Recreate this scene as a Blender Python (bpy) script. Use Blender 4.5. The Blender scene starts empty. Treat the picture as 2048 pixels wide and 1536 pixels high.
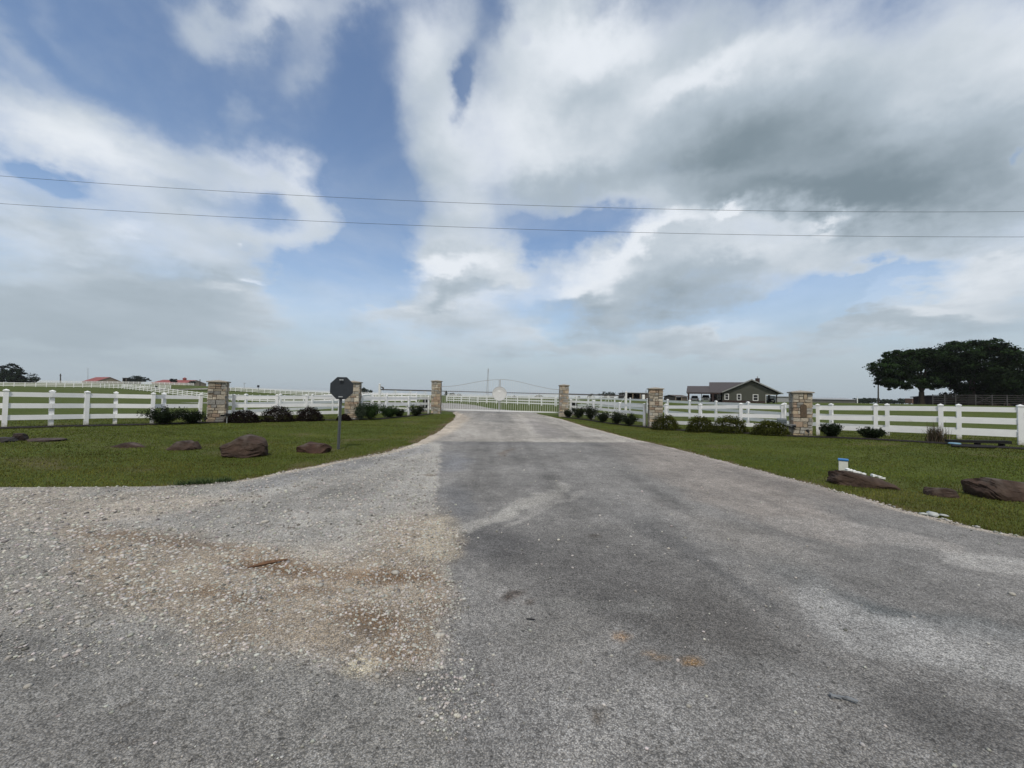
import bpy, math, random
import numpy as np
from mathutils import Matrix, Vector
random.seed(7)
RNG = np.random.default_rng(11)
C = bpy.context.scene.collection
scene = bpy.context.scene

# ---------------------------------------------------------------- camera
F, CU, CV = 769.0, 1024.0, 768.0
CAMZ = 1.6
ROLL = 0.020
PITCH = math.atan(25.0 / F)
R = Matrix.Rotation(math.pi / 2 + PITCH, 3, 'X') @ Matrix.Rotation(ROLL, 3, 'Z')
cam_d = bpy.data.cameras.new('camera')
cam_d.sensor_width = 36.0
cam_d.lens = F * 36.0 / 2048.0
cam_d.clip_start = 0.05
cam_d.clip_end = 30000.0
cam = bpy.data.objects.new('camera', cam_d)
cam.matrix_world = Matrix.Translation((0, 0, CAMZ)) @ R.to_4x4()
C.objects.link(cam)
scene.camera = cam


def ray(u, v):
    return R @ Vector(((u - CU) / F, -(v - CV) / F, -1.0))


def at(u, v, Y):
    """Point of the place seen at photo pixel (u, v) at forward distance Y."""
    d = ray(u, v)
    k = Y / d.y
    return Vector((d.x * k, Y, CAMZ + d.z * k))


def on_ground(u, v, z=0.0):
    d = ray(u, v)
    k = (z - CAMZ) / d.z
    return Vector((d.x * k, d.y * k, z))


Rt = np.array(R.transposed())


def to_px(P):
    """world points (N,3) -> photo pixels"""
    q = (np.asarray(P, float) - np.array([0, 0, CAMZ])) @ Rt.T
    w = np.minimum(q[:, 2], -1e-3)
    return CU + F * q[:, 0] / -w, CV - F * q[:, 1] / -w


# ---------------------------------------------------------------- terrain
ANCH = []


def anchor(x, y, z, w=1.0):
    ANCH.append((math.atan2(x, y), math.log(math.hypot(x, y)), z, w))


def anchor_px(u, v, Y, w=1.0):
    p = at(u, v, Y)
    anchor(p.x, p.y, p.z, w)


for r_ in (0.7, 1.2, 2, 3, 4.5, 6.5, 9):
    for a_ in range(-180, 180, 20):
        anchor(r_ * math.sin(math.radians(a_)), r_ * math.cos(math.radians(a_)), 0.0, 1.0)
for r_ in (14, 22, 35, 60, 100):
    for a_ in list(range(70, 291, 20)):
        anchor(r_ * math.sin(math.radians(a_)), r_ * math.cos(math.radians(a_)), 0.1, 1.0)
for r_ in (180, 320, 700, 1500, 4000, 9000):
    for a_ in range(-180, 180, 15):
        zz = 1.0 if r_ < 400 else 0.6
        anchor(r_ * math.sin(math.radians(a_)), r_ * math.cos(math.radians(a_)), zz, 0.25 if -60 < a_ < 60 and r_ < 400 else 1.0)
for a_ in (-35, -20, -8, 0, 8, 20, 35):
    anchor(13 * math.sin(math.radians(a_)), 13 * math.cos(math.radians(a_)), 0.0)
for u, v, Y in [(8, 853.5, 13.86), (172, 850.7, 15.6), (304, 847.5, 17), (435, 845, 19), (600, 838, 21.5), (705, 839, 22),
                (817, 831, 27), (872, 827.5, 30.5), (1127, 833.5, 30), (1289, 854, 22.8), (1310, 855, 22.3), (1600, 872, 17.2),
                (1636, 872, 16.9), (1751, 876, 15.7), (2040, 889, 13.2), (1000, 826, 32),
                (893, 803.6, 82), (1000, 808, 69), (1110, 813, 58), (1202, 817, 46), (1260, 822, 39), (1294, 828, 35), (1432, 841, 25.7), (1496, 850, 22.8),
                (1775, 868, 16.7), (1918, 877, 15.3),
                (10, 774.8, 117), (100, 776, 119), (200, 777.6, 119), (270, 784, 106), (320, 789, 98), (400, 797, 86), (480, 804, 76), (560, 805, 68), (740, 805, 58), (850, 805, 52),
                (100, 765.7, 214), (250, 766.6, 210), (0, 765, 215), (390, 770, 205), (300, 773.5, 135), (345, 773.5, 132), (260, 773, 140), (400, 779, 130),
                (320, 780.5, 122), (464, 785.7, 135), (540, 788, 128), (590, 790.5, 120), (690, 796, 112), (860, 799, 105),
                (200, 768, 250), (350, 769, 250), (30, 766, 160),
                (1500, 806, 96), (1395, 803.5, 100), (1275, 799, 130), (1845, 809, 66), (1960, 811, 64), (1700, 806, 140), (1650, 806, 120), (1230, 799, 190), (1100, 797, 200), (950, 794, 220), (760, 790, 230),
                (620, 785, 240), (520, 782.5, 260)]:
    anchor_px(u, v, Y, 2.0)
A_ = np.array(ANCH)


def terrain(x, y):
    x = np.atleast_1d(np.asarray(x, float)).ravel()
    y = np.atleast_1d(np.asarray(y, float)).ravel()
    az = np.arctan2(x, y)
    lr = np.log(np.maximum(np.hypot(x, y), 0.3))
    out = np.empty_like(x)
    for s in range(0, len(x), 20000):
        a = az[s:s + 20000, None]
        l = lr[s:s + 20000, None]
        da = np.abs(a - A_[None, :, 0])
        da = np.minimum(da, 2 * np.pi - da)
        d2 = (da / 0.085) ** 2 + ((l - A_[None, :, 1]) / 0.13) ** 2
        w = A_[None, :, 3] * (np.exp(-0.5 * d2) + 0.003 / (1 + (d2 / 4.0) ** 2))
        out[s:s + 20000] = (w * A_[None, :, 2]).sum(1) / w.sum(1)
    return out


def T(x, y):
    return float(terrain(x, y)[0])


# ---------------------------------------------------------------- mesh builder
class MB:
    def __init__(self):
        self.v, self.f, self.c = [], [], []

    def add(self, vs, fs, col=None):
        b = len(self.v)
        self.v += [tuple(p) for p in vs]
        self.f += [tuple(b + i for i in f) for f in fs]
        self.c += [col or (1, 1, 1)] * len(vs)

    def box(self, c, s, rz=0.0, col=None, jit=0.0, taper=1.0):
        vs = []
        ca, sa = math.cos(rz), math.sin(rz)
        for k in (-1, 1):
            t = taper if k > 0 else 1.0
            for i, j in ((-1, -1), (1, -1), (1, 1), (-1, 1)):
                x, y, z = i * s[0] / 2 * t, j * s[1] / 2 * t, k * s[2] / 2
                if jit:
                    x += random.uniform(-jit, jit); y += random.uniform(-jit, jit); z += random.uniform(-jit, jit)
                vs.append((c[0] + x * ca - y * sa, c[1] + x * sa + y * ca, c[2] + z))
        self.add(vs, [(3, 2, 1, 0), (4, 5, 6, 7), (0, 1, 5, 4), (1, 2, 6, 5), (2, 3, 7, 6), (3, 0, 4, 7)], col)
        return self

    def beam(self, p0, p1, w, h, col=None):
        """box section beam from p0 to p1: w across (horizontal), h along the up direction"""
        p0, p1 = Vector(p0), Vector(p1)
        d = (p1 - p0).normalized()
        up = Vector((0, 0, 1)) if abs(d.z) < 0.95 else Vector((0, 1, 0))
        s = d.cross(up).normalized()
        n = s.cross(d).normalized()
        vs = []
        for p in (p0, p1):
            for i, j in ((-1, -1), (1, -1), (1, 1), (-1, 1)):
                vs.append(p + s * (i * w / 2) + n * (j * h / 2))
        self.add(vs, [(3, 2, 1, 0), (4, 5, 6, 7), (0, 1, 5, 4), (1, 2, 6, 5), (2, 3, 7, 6), (3, 0, 4, 7)], col)
        return self

    def tube(self, p0, p1, r0, r1=None, n=8, col=None):
        return self.path([p0, p1], [r0, r0 if r1 is None else r1], n, col)

    def path(self, pts, radii, n=8, col=None):
        pts = [Vector(p) for p in pts]
        vs, fs = [], []
        for i, p in enumerate(pts):
            d = (pts[min(i + 1, len(pts) - 1)] - pts[max(i - 1, 0)]).normalized()
            up = Vector((0, 0, 1)) if abs(d.z) < 0.9 else Vector((1, 0, 0))
            s = d.cross(up).normalized()
            t = s.cross(d).normalized()
            for k in range(n):
                a = 2 * math.pi * k / n
                vs.append(p + (s * math.cos(a) + t * math.sin(a)) * radii[i])
        for i in range(len(pts) - 1):
            for k in range(n):
                fs.append((i * n + k, (i + 1) * n + k, (i + 1) * n + (k + 1) % n, i * n + (k + 1) % n))
        fs.append(tuple(range(n)))
        fs.append(tuple((len(pts) - 1) * n + k for k in reversed(range(n))))
        self.add(vs, fs, col)
        return self

    def prism(self, poly, axis_pts, col=None):
        """poly: list of (a, z); axis_pts: function (a, z, k) -> point for the two ends k = 0, 1"""
        n = len(poly)
        vs = [axis_pts(a, z, 0) for a, z in poly] + [axis_pts(a, z, 1) for a, z in poly]
        fs = [tuple(range(n)), tuple(reversed(range(n, 2 * n)))]
        for i in range(n):
            j = (i + 1) % n
            fs.append((i, n + i, n + j, j))
        self.add(vs, fs, col)
        return self

    def lathe(self, c, prof, n=16, col=None):
        vs, fs = [], []
        for r, z in prof:
            for k in range(n):
                a = 2 * math.pi * k / n
                vs.append((c[0] + r * math.cos(a), c[1] + r * math.sin(a), c[2] + z))
        for i in range(len(prof) - 1):
            for k in range(n):
                fs.append((i * n + k, i * n + (k + 1) % n, (i + 1) * n + (k + 1) % n, (i + 1) * n + k))
        fs.append(tuple(reversed(range(n))))
        fs.append(tuple((len(prof) - 1) * n + k for k in range(n)))
        self.add(vs, fs, col)
        return self

    def mesh(self, name, origin=(0, 0, 0)):
        me = bpy.data.meshes.new(name)
        o = Vector(origin)
        me.from_pydata([tuple(Vector(p) - o) for p in self.v], [], self.f)
        if any(c != (1, 1, 1) for c in self.c):
            at_ = me.color_attributes.new('tint', 'FLOAT_COLOR', 'POINT')
            at_.data.foreach_set('color', np.array([(*c, 1) for c in self.c], dtype=np.float32).ravel())
        me.update()
        return me

    def build(self, name, mat, parent=None, smooth=False, bevel=0.0):
        """world coordinates in; becomes ONE mesh object, child of parent"""
        me = self.mesh(name, world_of(parent))
        if smooth:
            me.polygons.foreach_set('use_smooth', [True] * len(me.polygons))
        o = bpy.data.objects.new(name, me)
        me.materials.append(mat)
        C.objects.link(o)
        if parent:
            o.parent = parent
        if bevel:
            m = o.modifiers.new('bevel', 'BEVEL'); m.width = bevel; m.segments = 2; m.limit_method = 'ANGLE'
        fix_normals(me)
        return o


def fix_normals(me):
    import bmesh
    bm = bmesh.new(); bm.from_mesh(me)
    bmesh.ops.recalc_face_normals(bm, faces=bm.faces)
    bm.to_mesh(me); bm.free()


def world_of(o):
    p = Vector((0, 0, 0))
    while o is not None:
        p += o.location
        o = o.parent
    return p


def np_mesh(name, V, faces_per, mat, parent=None, col=None, smooth=False):
    """numpy mesh: V (N,3) world, faces_per: (M,k) int array"""
    me = bpy.data.meshes.new(name)
    V = np.asarray(V, np.float32) - np.array(world_of(parent), np.float32)
    Fa = np.asarray(faces_per, np.int32)
    k = Fa.shape[1]
    me.vertices.add(len(V)); me.vertices.foreach_set('co', V.ravel())
    me.loops.add(Fa.size); me.loops.foreach_set('vertex_index', Fa.ravel())
    me.polygons.add(len(Fa))
    me.polygons.foreach_set('loop_start', np.arange(len(Fa), dtype=np.int32) * k)
    me.polygons.foreach_set('loop_total', np.full(len(Fa), k, np.int32))
    if smooth:
        me.polygons.foreach_set('use_smooth', np.ones(len(Fa), bool))
    if col is not None:
        a = me.color_attributes.new('tint', 'FLOAT_COLOR', 'POINT')
        cc = np.ones((len(V), 4), np.float32); cc[:, :3] = col
        a.data.foreach_set('color', cc.ravel())
    me.update(calc_edges=True)
    me.validate()
    me.materials.append(mat)
    o = bpy.data.objects.new(name, me)
    C.objects.link(o)
    if parent:
        o.parent = parent
    return o


# ---------------------------------------------------------------- tagging
def thing(name, label, cat, loc=(0, 0, 0), group=None):
    o = bpy.data.objects.new(name, None)
    o.empty_display_size = 0.2
    o.location = loc
    C.objects.link(o)
    return tag(o, label, cat, group)


def tag(o, label=None, cat=None, group=None, kind=None):
    if label: o['label'] = label
    if cat: o['category'] = cat
    if group: o['group'] = group
    if kind: o['kind'] = kind
    return o


# ---------------------------------------------------------------- materials
def srgb(r, g, b):
    f = lambda c: (c / 255 / 12.92) if c / 255 <= 0.04045 else ((c / 255 + 0.055) / 1.055) ** 2.4
    return (f(r), f(g), f(b))


def M(name, col, rough=0.8, var=0.18, scale=6.0, bump=0.0, metal=0.0, attr=False, spec=0.3, scale2=None, trans=0.0, wear=None):
    m = bpy.data.materials.new(name)
    m.use_nodes = True
    nt = m.node_tree; N, L = nt.nodes, nt.links
    bs = N['Principled BSDF']
    bs.inputs['Roughness'].default_value = rough
    bs.inputs['Metallic'].default_value = metal
    bs.inputs['Specular IOR Level'].default_value = spec
    tc = N.new('ShaderNodeTexCoord')
    nz = N.new('ShaderNodeTexNoise'); nz.inputs['Scale'].default_value = scale; nz.inputs['Detail'].default_value = 6
    nz.inputs['Roughness'].default_value = 0.65
    L.new(tc.outputs['Object'], nz.inputs['Vector'])
    mr = N.new('ShaderNodeMapRange')
    mr.inputs['From Min'].default_value = 0.3; mr.inputs['From Max'].default_value = 0.7
    mr.inputs['To Min'].default_value = 1 - var; mr.inputs['To Max'].default_value = 1 + var
    L.new(nz.outputs['Fac'], mr.inputs['Value'])
    mul = N.new('ShaderNodeVectorMath'); mul.operation = 'SCALE'
    L.new(mr.outputs['Result'], mul.inputs['Scale'])
    if attr:
        at_ = N.new('ShaderNodeAttribute'); at_.attribute_name = 'tint'
        m2 = N.new('ShaderNodeVectorMath'); m2.operation = 'MULTIPLY'
        m2.inputs[1].default_value = col
        L.new(at_.outputs['Color'], m2.inputs[0])
        L.new(m2.outputs[0], mul.inputs[0])
    else:
        mul.inputs[0].default_value = col
    src = mul.outputs[0]
    if wear:
        wn = N.new('ShaderNodeTexNoise'); wn.inputs['Scale'].default_value = wear[1]; wn.inputs['Detail'].default_value = 8
        L.new(tc.outputs['Object'], wn.inputs['Vector'])
        wr = N.new('ShaderNodeMapRange'); wr.inputs['From Min'].default_value = wear[2]; wr.inputs['From Max'].default_value = wear[2] + 0.12
        L.new(wn.outputs['Fac'], wr.inputs['Value'])
        mx = N.new('ShaderNodeMix'); mx.data_type = 'RGBA'
        mx.inputs['B'].default_value = (*wear[0], 1)
        L.new(wr.outputs['Result'], mx.inputs['Factor']); L.new(src, mx.inputs['A'])
        src = mx.outputs['Result']
    L.new(src, bs.inputs['Base Color'])
    if bump:
        b2 = N.new('ShaderNodeTexNoise'); b2.inputs['Scale'].default_value = scale2 or scale * 4; b2.inputs['Detail'].default_value = 8
        L.new(tc.outputs['Object'], b2.inputs['Vector'])
        bp = N.new('ShaderNodeBump'); bp.inputs['Strength'].default_value = bump; bp.inputs['Distance'].default_value = 0.02
        L.new(b2.outputs['Fac'], bp.inputs['Height']); L.new(bp.outputs['Normal'], bs.inputs['Normal'])
    if trans:
        tr = N.new('ShaderNodeBsdfTranslucent'); L.new(src, tr.inputs['Color'])
        ms = N.new('ShaderNodeMixShader'); ms.inputs[0].default_value = trans
        L.new(bs.outputs[0], ms.inputs[1]); L.new(tr.outputs[0], ms.inputs[2])
        L.new(ms.outputs[0], N['Material Output'].inputs['Surface'])
    return m


MAT = dict(
    vinyl=M('white_vinyl', (0.80, 0.81, 0.82), 0.45, 0.05, 3, spec=0.4, wear=((0.55, 0.54, 0.47), 2.3, 0.66)),
    white=M('white_paint', (0.78, 0.79, 0.79), 0.5, 0.05, 5),
    gategrey=M('gate_frame_backlit', (0.36, 0.37, 0.38), 0.5, 0.08, 5),  # backlit look of the top arch put into the colour, darker than the pickets
    gatewhite=M('gate_paint', (0.66, 0.675, 0.68), 0.45, 0.05, 5),
    steel=M('galvanised_steel', (0.42, 0.44, 0.46), 0.45, 0.15, 8, metal=0.4),
    dsteel=M('weathered_pipe', (0.085, 0.082, 0.082), 0.6, 0.2, 6),
    stone=M('cut_stone', (1, 1, 1), 0.9, 0.28, 14, bump=0.6, attr=True, scale2=40),
    mortar=M('mortar', (0.10, 0.082, 0.063), 0.95, 0.2, 20),
    cap=M('concrete_cap', (0.30, 0.27, 0.225), 0.9, 0.18, 9, bump=0.3),
    plaque=M('bronze_plaque', (0.10, 0.07, 0.047), 0.6, 0.35, 14, bump=0.4, scale2=30),
    rock=M('iron_rock', (1, 1, 1), 0.88, 0.45, 5, bump=0.9, attr=True, scale2=22),
    mulch=M('mulch', (0.014, 0.011, 0.009), 0.95, 0.5, 12, bump=0.8),
    bark=M('bark', (0.035, 0.028, 0.023), 0.95, 0.3, 8, bump=0.6),
    leaf=M('tree_leaf', (1, 1, 1), 0.85, 0.25, 0.6, attr=True, trans=0.12, spec=0.06),
    signback=M('sign_back', (0.026, 0.032, 0.040), 0.55, 0.15, 6),
    signred=M('sign_red', (0.35, 0.02, 0.02), 0.5, 0.08, 6),
    signpost=M('sign_post', (0.10, 0.11, 0.12), 0.5, 0.2, 20, metal=0.3),
    roof_dark=M('roof_dark', (0.068, 0.060, 0.060), 0.7, 0.12, 3),
    siding=M('green_siding', (0.066, 0.069, 0.056), 0.75, 0.07, 2),
    brick=M('dark_brick', (0.045, 0.028, 0.025), 0.9, 0.2, 6),
    glass=M('window_glass', (0.012, 0.014, 0.016), 0.1, 0.1, 3, spec=0.6),
    black=M('black_matt', (0.008, 0.008, 0.009), 0.7, 0.2, 6),
    carwhite=M('car_white', (0.72, 0.73, 0.74), 0.25, 0.03, 2, spec=0.5),
    tyre=M('tyre', (0.012, 0.012, 0.012), 0.8, 0.2, 20),
    lamp=M('lamp_lens', (0.6, 0.6, 0.58), 0.2, 0.05, 5),
    redlamp=M('tail_lens', (0.25, 0.02, 0.02), 0.3, 0.05, 5),
    roof_red=M('red_roof', (0.24, 0.065, 0.055), 0.65, 0.15, 1),
    tan=M('tan_wall', (0.27, 0.22, 0.17), 0.8, 0.12, 1),
    brownwall=M('brown_metal_wall', (0.085, 0.070, 0.060), 0.75, 0.12, 1),
    greywall=M('grey_metal_wall', (0.10, 0.10, 0.095), 0.75, 0.1, 1),
    greyroof=M('grey_metal_roof', (0.28, 0.29, 0.30), 0.5, 0.1, 1),
    rust=M('rust_panel', (0.17, 0.10, 0.075), 0.85, 0.25, 2),
    pole=M('wooden_pole', (0.055, 0.048, 0.042), 0.9, 0.2, 5),
    wire=M('wire', (0.06, 0.065, 0.08), 0.6, 0.1, 5),
    blue=M('blue_plastic', (0.03, 0.16, 0.42), 0.4, 0.08, 10),
    paleblue=M('pale_blue_plastic', (0.16, 0.30, 0.42), 0.45, 0.1, 10),
    pedestal=M('pedestal_plastic', (0.66, 0.67, 0.62), 0.5, 0.06, 10, wear=((0.05, 0.05, 0.05), 34, 0.70)),
    mailbox=M('mailbox_metal', (0.105, 0.125, 0.14), 0.5, 0.12, 8),
    grey=M('grey_plastic', (0.18, 0.19, 0.2), 0.6, 0.2, 30),
    wood=M('split_wood', (0.15, 0.085, 0.05), 0.9, 0.35, 30, bump=0.5),
    straw=M('grass_stem', (1, 1, 1), 0.8, 0.2, 3, attr=True),
    stonechip=M('gravel_stone', (1, 1, 1), 0.9, 0.15, 30, attr=True, bump=0.3, scale2=120),
)

# ================================================================ GROUND
def _h(i, j, s):
    n = (i * 374761393 + j * 668265263 + s * 974634777) & 0x7fffffff
    n = ((n ^ (n >> 13)) * 1274126177) & 0x7fffffff
    return ((n ^ (n >> 16)) & 0xffff) / 65535.0


def vnoise(x, y, s=0):
    i = np.floor(x).astype(np.int64); j = np.floor(y).astype(np.int64)
    fx = x - i; fy = y - j
    fx = fx * fx * (3 - 2 * fx); fy = fy * fy * (3 - 2 * fy)
    return (_h(i, j, s) * (1 - fx) + _h(i + 1, j, s) * fx) * (1 - fy) + (_h(i, j + 1, s) * (1 - fx) + _h(i + 1, j + 1, s) * fx) * fy


def fbm(x, y, s=0, o=4):
    t, a, n = 0, 0.5, 0
    for k in range(o):
        t = t + a * vnoise(x * 2 ** k, y * 2 ** k, s + k); n += a; a *= 0.55
    return t / n - 0.5


def sstep(a, b, x):
    t = np.clip((x - a) / (b - a), 0, 1)
    return t * t * (3 - 2 * t)


# road edges on the ground (x as a function of forward distance y)
def edge(pixels, extra):
    p = [(q.y, q.x) for q in (on_ground(u, v, z) for u, v, z in pixels)] + extra
    p.sort()
    return np.array(p)


EL = edge([(0, 978, 0), (140, 978, 0), (330, 976, 0), (480, 965, 0), (560, 950, 0), (640, 932, 0), (700, 920, 0), (760, 910, 0),
           (820, 893, 0), (850, 878, 0), (880, 862, 0.02), (905, 845, 0.06), (912, 833, 0.1), (905, 826, 0.12)],
          [(5.80, -14.0), (5.6, -24.0), (5.3, -60), (5.25, -200), (-30, -201)])
ER = edge([(2048, 1078, 0), (2000, 1070, 0), (1900, 1048, 0), (1800, 1022, 0), (1700, 992, 0), (1600, 965, 0), (1500, 938, 0),
           (1400, 912, 0), (1330, 893, 0), (1270, 880, 0), (1200, 860, 0), (1120, 840, 0.05), (1075, 829, 0.12)],
          [(4.25, 7.2), (3.9, 9.5), (3.6, 14), (3.3, 24), (3.0, 60), (2.95, 200), (-30, 201)])


def x_left(y):
    y = np.asarray(y, float)
    return np.interp(y, EL[:, 0], EL[:, 1]) + 0.22 * fbm(y * 1.7, y * 0 + 3.3, 5) * np.clip((y - 5.2) * 2, 0, 1)


def x_right(y):
    y = np.asarray(y, float)
    return np.interp(y, ER[:, 0], ER[:, 1]) + 0.16 * fbm(y * 1.9, y * 0 + 9.1, 8) * np.clip((y - 3) * 1, 0, 1)


def on_road(x, y, m=0.0):
    return (x > x_left(y) - m) & (x < x_right(y) + m) & (y < 34)


# ---- the grassy ground, one sheet to the horizon
def grass_mat(name, c1, c2, c3):
    m = bpy.data.materials.new(name); m.use_nodes = True
    nt = m.node_tree; N, L = nt.nodes, nt.links
    bs = N['Principled BSDF']; bs.inputs['Roughness'].default_value = 0.9; bs.inputs['Specular IOR Level'].default_value = 0.1
    tc = N.new('ShaderNodeTexCoord')
    def noise(sc, det=5, st=(1, 1, 1)):
        mp = N.new('ShaderNodeMapping'); mp.inputs['Scale'].default_value = st
        L.new(tc.outputs['Object'], mp.inputs['Vector'])
        n = N.new('ShaderNodeTexNoise'); n.inputs['Scale'].default_value = sc; n.inputs['Detail'].default_value = det
        n.inputs['Roughness'].default_value = 0.65
        L.new(mp.outputs[0], n.inputs['Vector'])
        return n.outputs['Fac']
    def rng(s, a, b, lo=0.0, hi=1.0):
        r = N.new('ShaderNodeMapRange'); r.inputs['From Min'].default_value = a; r.inputs['From Max'].default_value = b
        r.inputs['To Min'].default_value = lo; r.inputs['To Max'].default_value = hi
        L.new(s, r.inputs['Value']); return r.outputs['Result']
    def mix(f, a, b):
        x = N.new('ShaderNodeMix'); x.data_type = 'RGBA'
        L.new(f, x.inputs['Factor'])
        for sck, val in (('A', a), ('B', b)):
            if isinstance(val, tuple): x.inputs[sck].default_value = (*val, 1)
            else: L.new(val, x.inputs[sck])
        return x.outputs['Result']
    c = mix(rng(noise(0.35, 6), 0.35, 0.65), c1, c2)
    c = mix(rng(noise(0.09, 4, (1, 2.2, 1)), 0.52, 0.7, 0, 0.75), c, c3)
    c = mix(rng(noise(2.6, 6), 0.62, 0.8, 0, 0.5), c, (c3[0] * 1.1, c3[1] * 0.9, c3[2] * 1.1))
    fine = N.new('ShaderNodeVectorMath'); fine.operation = 'SCALE'
    mm = N.new('ShaderNodeMath'); mm.operation = 'MULTIPLY'
    L.new(rng(noise(7, 6, (0.6, 1.6, 1)), 0.3, 0.7, 0.62, 1.4), mm.inputs[0]); L.new(rng(noise(45, 4), 0.3, 0.7, 0.7, 1.3), mm.inputs[1])
    L.new(mm.outputs[0], fine.inputs['Scale']); L.new(c, fine.inputs[0])
    at_ = N.new('ShaderNodeAttribute'); at_.attribute_name = 'tint'
    c2_ = N.new('ShaderNodeMix'); c2_.data_type = 'RGBA'; c2_.inputs['B'].default_value = (0.125, 0.088, 0.055, 1)
    L.new(at_.outputs['Fac'], c2_.inputs['Factor']); L.new(fine.outputs[0], c2_.inputs['A'])
    L.new(c2_.outputs['Result'], bs.inputs['Base Color'])
    bp = N.new('ShaderNodeBump'); bp.inputs['Strength'].default_value = 0.7; bp.inputs['Distance'].default_value = 0.04
    L.new(noise(30, 6), bp.inputs['Height']); L.new(bp.outputs[0], bs.inputs['Normal'])
    return m


MAT['pasture'] = grass_mat('pasture_grass', (0.058, 0.080, 0.016), (0.075, 0.094, 0.021), (0.094, 0.098, 0.032))

rad = [0.0]
r_ = 0.8
while r_ < 4800:
    rad.append(r_)
    r_ *= 1.035 if r_ < 400 else 1.12
NA = 640
ang = np.linspace(-np.pi, np.pi, NA, endpoint=False)
rr = np.array(rad[1:])
X = (rr[:, None] * np.sin(ang)[None, :]).ravel()
Y = (rr[:, None] * np.cos(ang)[None, :]).ravel()
Zt = terrain(X, Y)
inside = on_road(X, Y, -0.25)
Zt = Zt - 0.035 * inside
V = np.column_stack([X, Y, Zt])
V = np.vstack([[0, 0, -0.035], V])
nr = len(rr)
i = np.arange(nr - 1)[:, None]; k = np.arange(NA)[None, :]
k2 = (k + 1) % NA
quads = np.stack([1 + i * NA + k, 1 + i * NA + k2, 1 + (i + 1) * NA + k2, 1 + (i + 1) * NA + k], -1).reshape(-1, 4)
tri = np.stack([np.zeros(NA, int), 1 + np.arange(NA), 1 + (np.arange(NA) + 1) % NA, 1 + (np.arange(NA) + 1) % NA], -1)
ROCKS = [on_ground(u, v) for u, v in ((487, 905), (629, 902), (369, 897), (254, 895), (39, 888), (92, 890), (1726, 968), (1881, 990), (2010, 995))]


def bare(x, y):
    """bare soil showing through the turf: along the drive, round the boulders and in scattered spots"""
    d1 = np.minimum(np.abs(x - x_left(y)), np.abs(x - x_right(y)))
    r = np.hypot(x, y)
    n_ = fbm(x * 1.6, y * 1.6, 91, 4)
    b = sstep(0.05, 0.28, 0.34 * np.exp(-(d1 / 0.35) ** 2) + 0.9 * n_) * np.exp(-(d1 / 0.6) ** 2)
    er = x_right(y) - x
    b = np.maximum(b, sstep(-1.1, -0.1, er) * sstep(0.1, -0.05, er) * (y < 8) * np.clip(0.45 + 2.2 * n_, 0, 0.9))
    for p in ROCKS:
        b = np.maximum(b, np.exp(-(((x - p.x) / 0.75) ** 2 + ((y - p.y - .15) / 0.5) ** 2)) * np.clip(0.45 + 2 * n_, 0, 1))
    b = np.maximum(b, sstep(0.12, 0.26, fbm(x * 0.55 + 9, y * 0.9, 95, 4)) * 0.5)
    return np.clip(b, 0, 1) * (r < 26)


bv = np.zeros(len(V)); bv[1:] = bare(X, Y)
g = np_mesh('ground', V, quads, MAT['pasture'], smooth=True, col=np.repeat(bv[:, None], 3, 1))
if g.data.polygons[0].normal.z < 0:
    g.data.flip_normals()
tag(g, kind='structure')


# ---- driveway / apron: surface tone per point (stains, dust, gravel: real marks on the ground)


def ell(u, v, cx, cy, rx, ry, rot=0.0, soft=0.55):
    c, s = math.cos(rot), math.sin(rot)
    du, dv = u - cx, v - cy
    q = np.hypot((du * c + dv * s) / rx, (-du * s + dv * c) / ry)
    return 1 - sstep(1 - soft, 1, q)


def poly(u, v, pts, soft):
    pts = np.array(pts, float)
    inside_ = np.zeros(u.shape, bool)
    dist = np.full(u.shape, 1e9)
    n = len(pts)
    for a in range(n):
        x0, y0 = pts[a]; x1, y1 = pts[(a + 1) % n]
        cond = ((y0 > v) != (y1 > v)) & (u < (x1 - x0) * (v - y0) / (y1 - y0 + 1e-9) + x0)
        inside_ ^= cond
        t = np.clip(((u - x0) * (x1 - x0) + (v - y0) * (y1 - y0)) / ((x1 - x0) ** 2 + (y1 - y0) ** 2 + 1e-9), 0, 1)
        dist = np.minimum(dist, np.hypot(u - x0 - t * (x1 - x0), v - y0 - t * (y1 - y0)))
    sd = np.where(inside_, dist, -dist)
    return sstep(-soft, soft, sd)


def stroke(u, v, pts, w):
    d = np.full(u.shape, 1e9)
    for (x0, y0), (x1, y1) in zip(pts[:-1], pts[1:]):
        t = np.clip(((u - x0) * (x1 - x0) + (v - y0) * (y1 - y0)) / ((x1 - x0) ** 2 + (y1 - y0) ** 2 + 1e-9), 0, 1)
        d = np.minimum(d, np.hypot(u - x0 - t * (x1 - x0), (v - y0 - t * (y1 - y0))))
    return 1 - sstep(w * 0.35, w, d)


def lerp(c, col, m):
    return c * (1 - m[:, None]) + np.array(col) * m[:, None]


DIRT = [(130, 1100), (110, 1062), (190, 1054), (330, 1075), (480, 1092), (600, 1108), (700, 1090), (780, 1050), (865, 1035), (915, 1085),
        (900, 1180), (892, 1300), (872, 1345), (790, 1372), (690, 1330), (560, 1310), (430, 1310), (330, 1262), (220, 1215), (150, 1160)]


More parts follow.
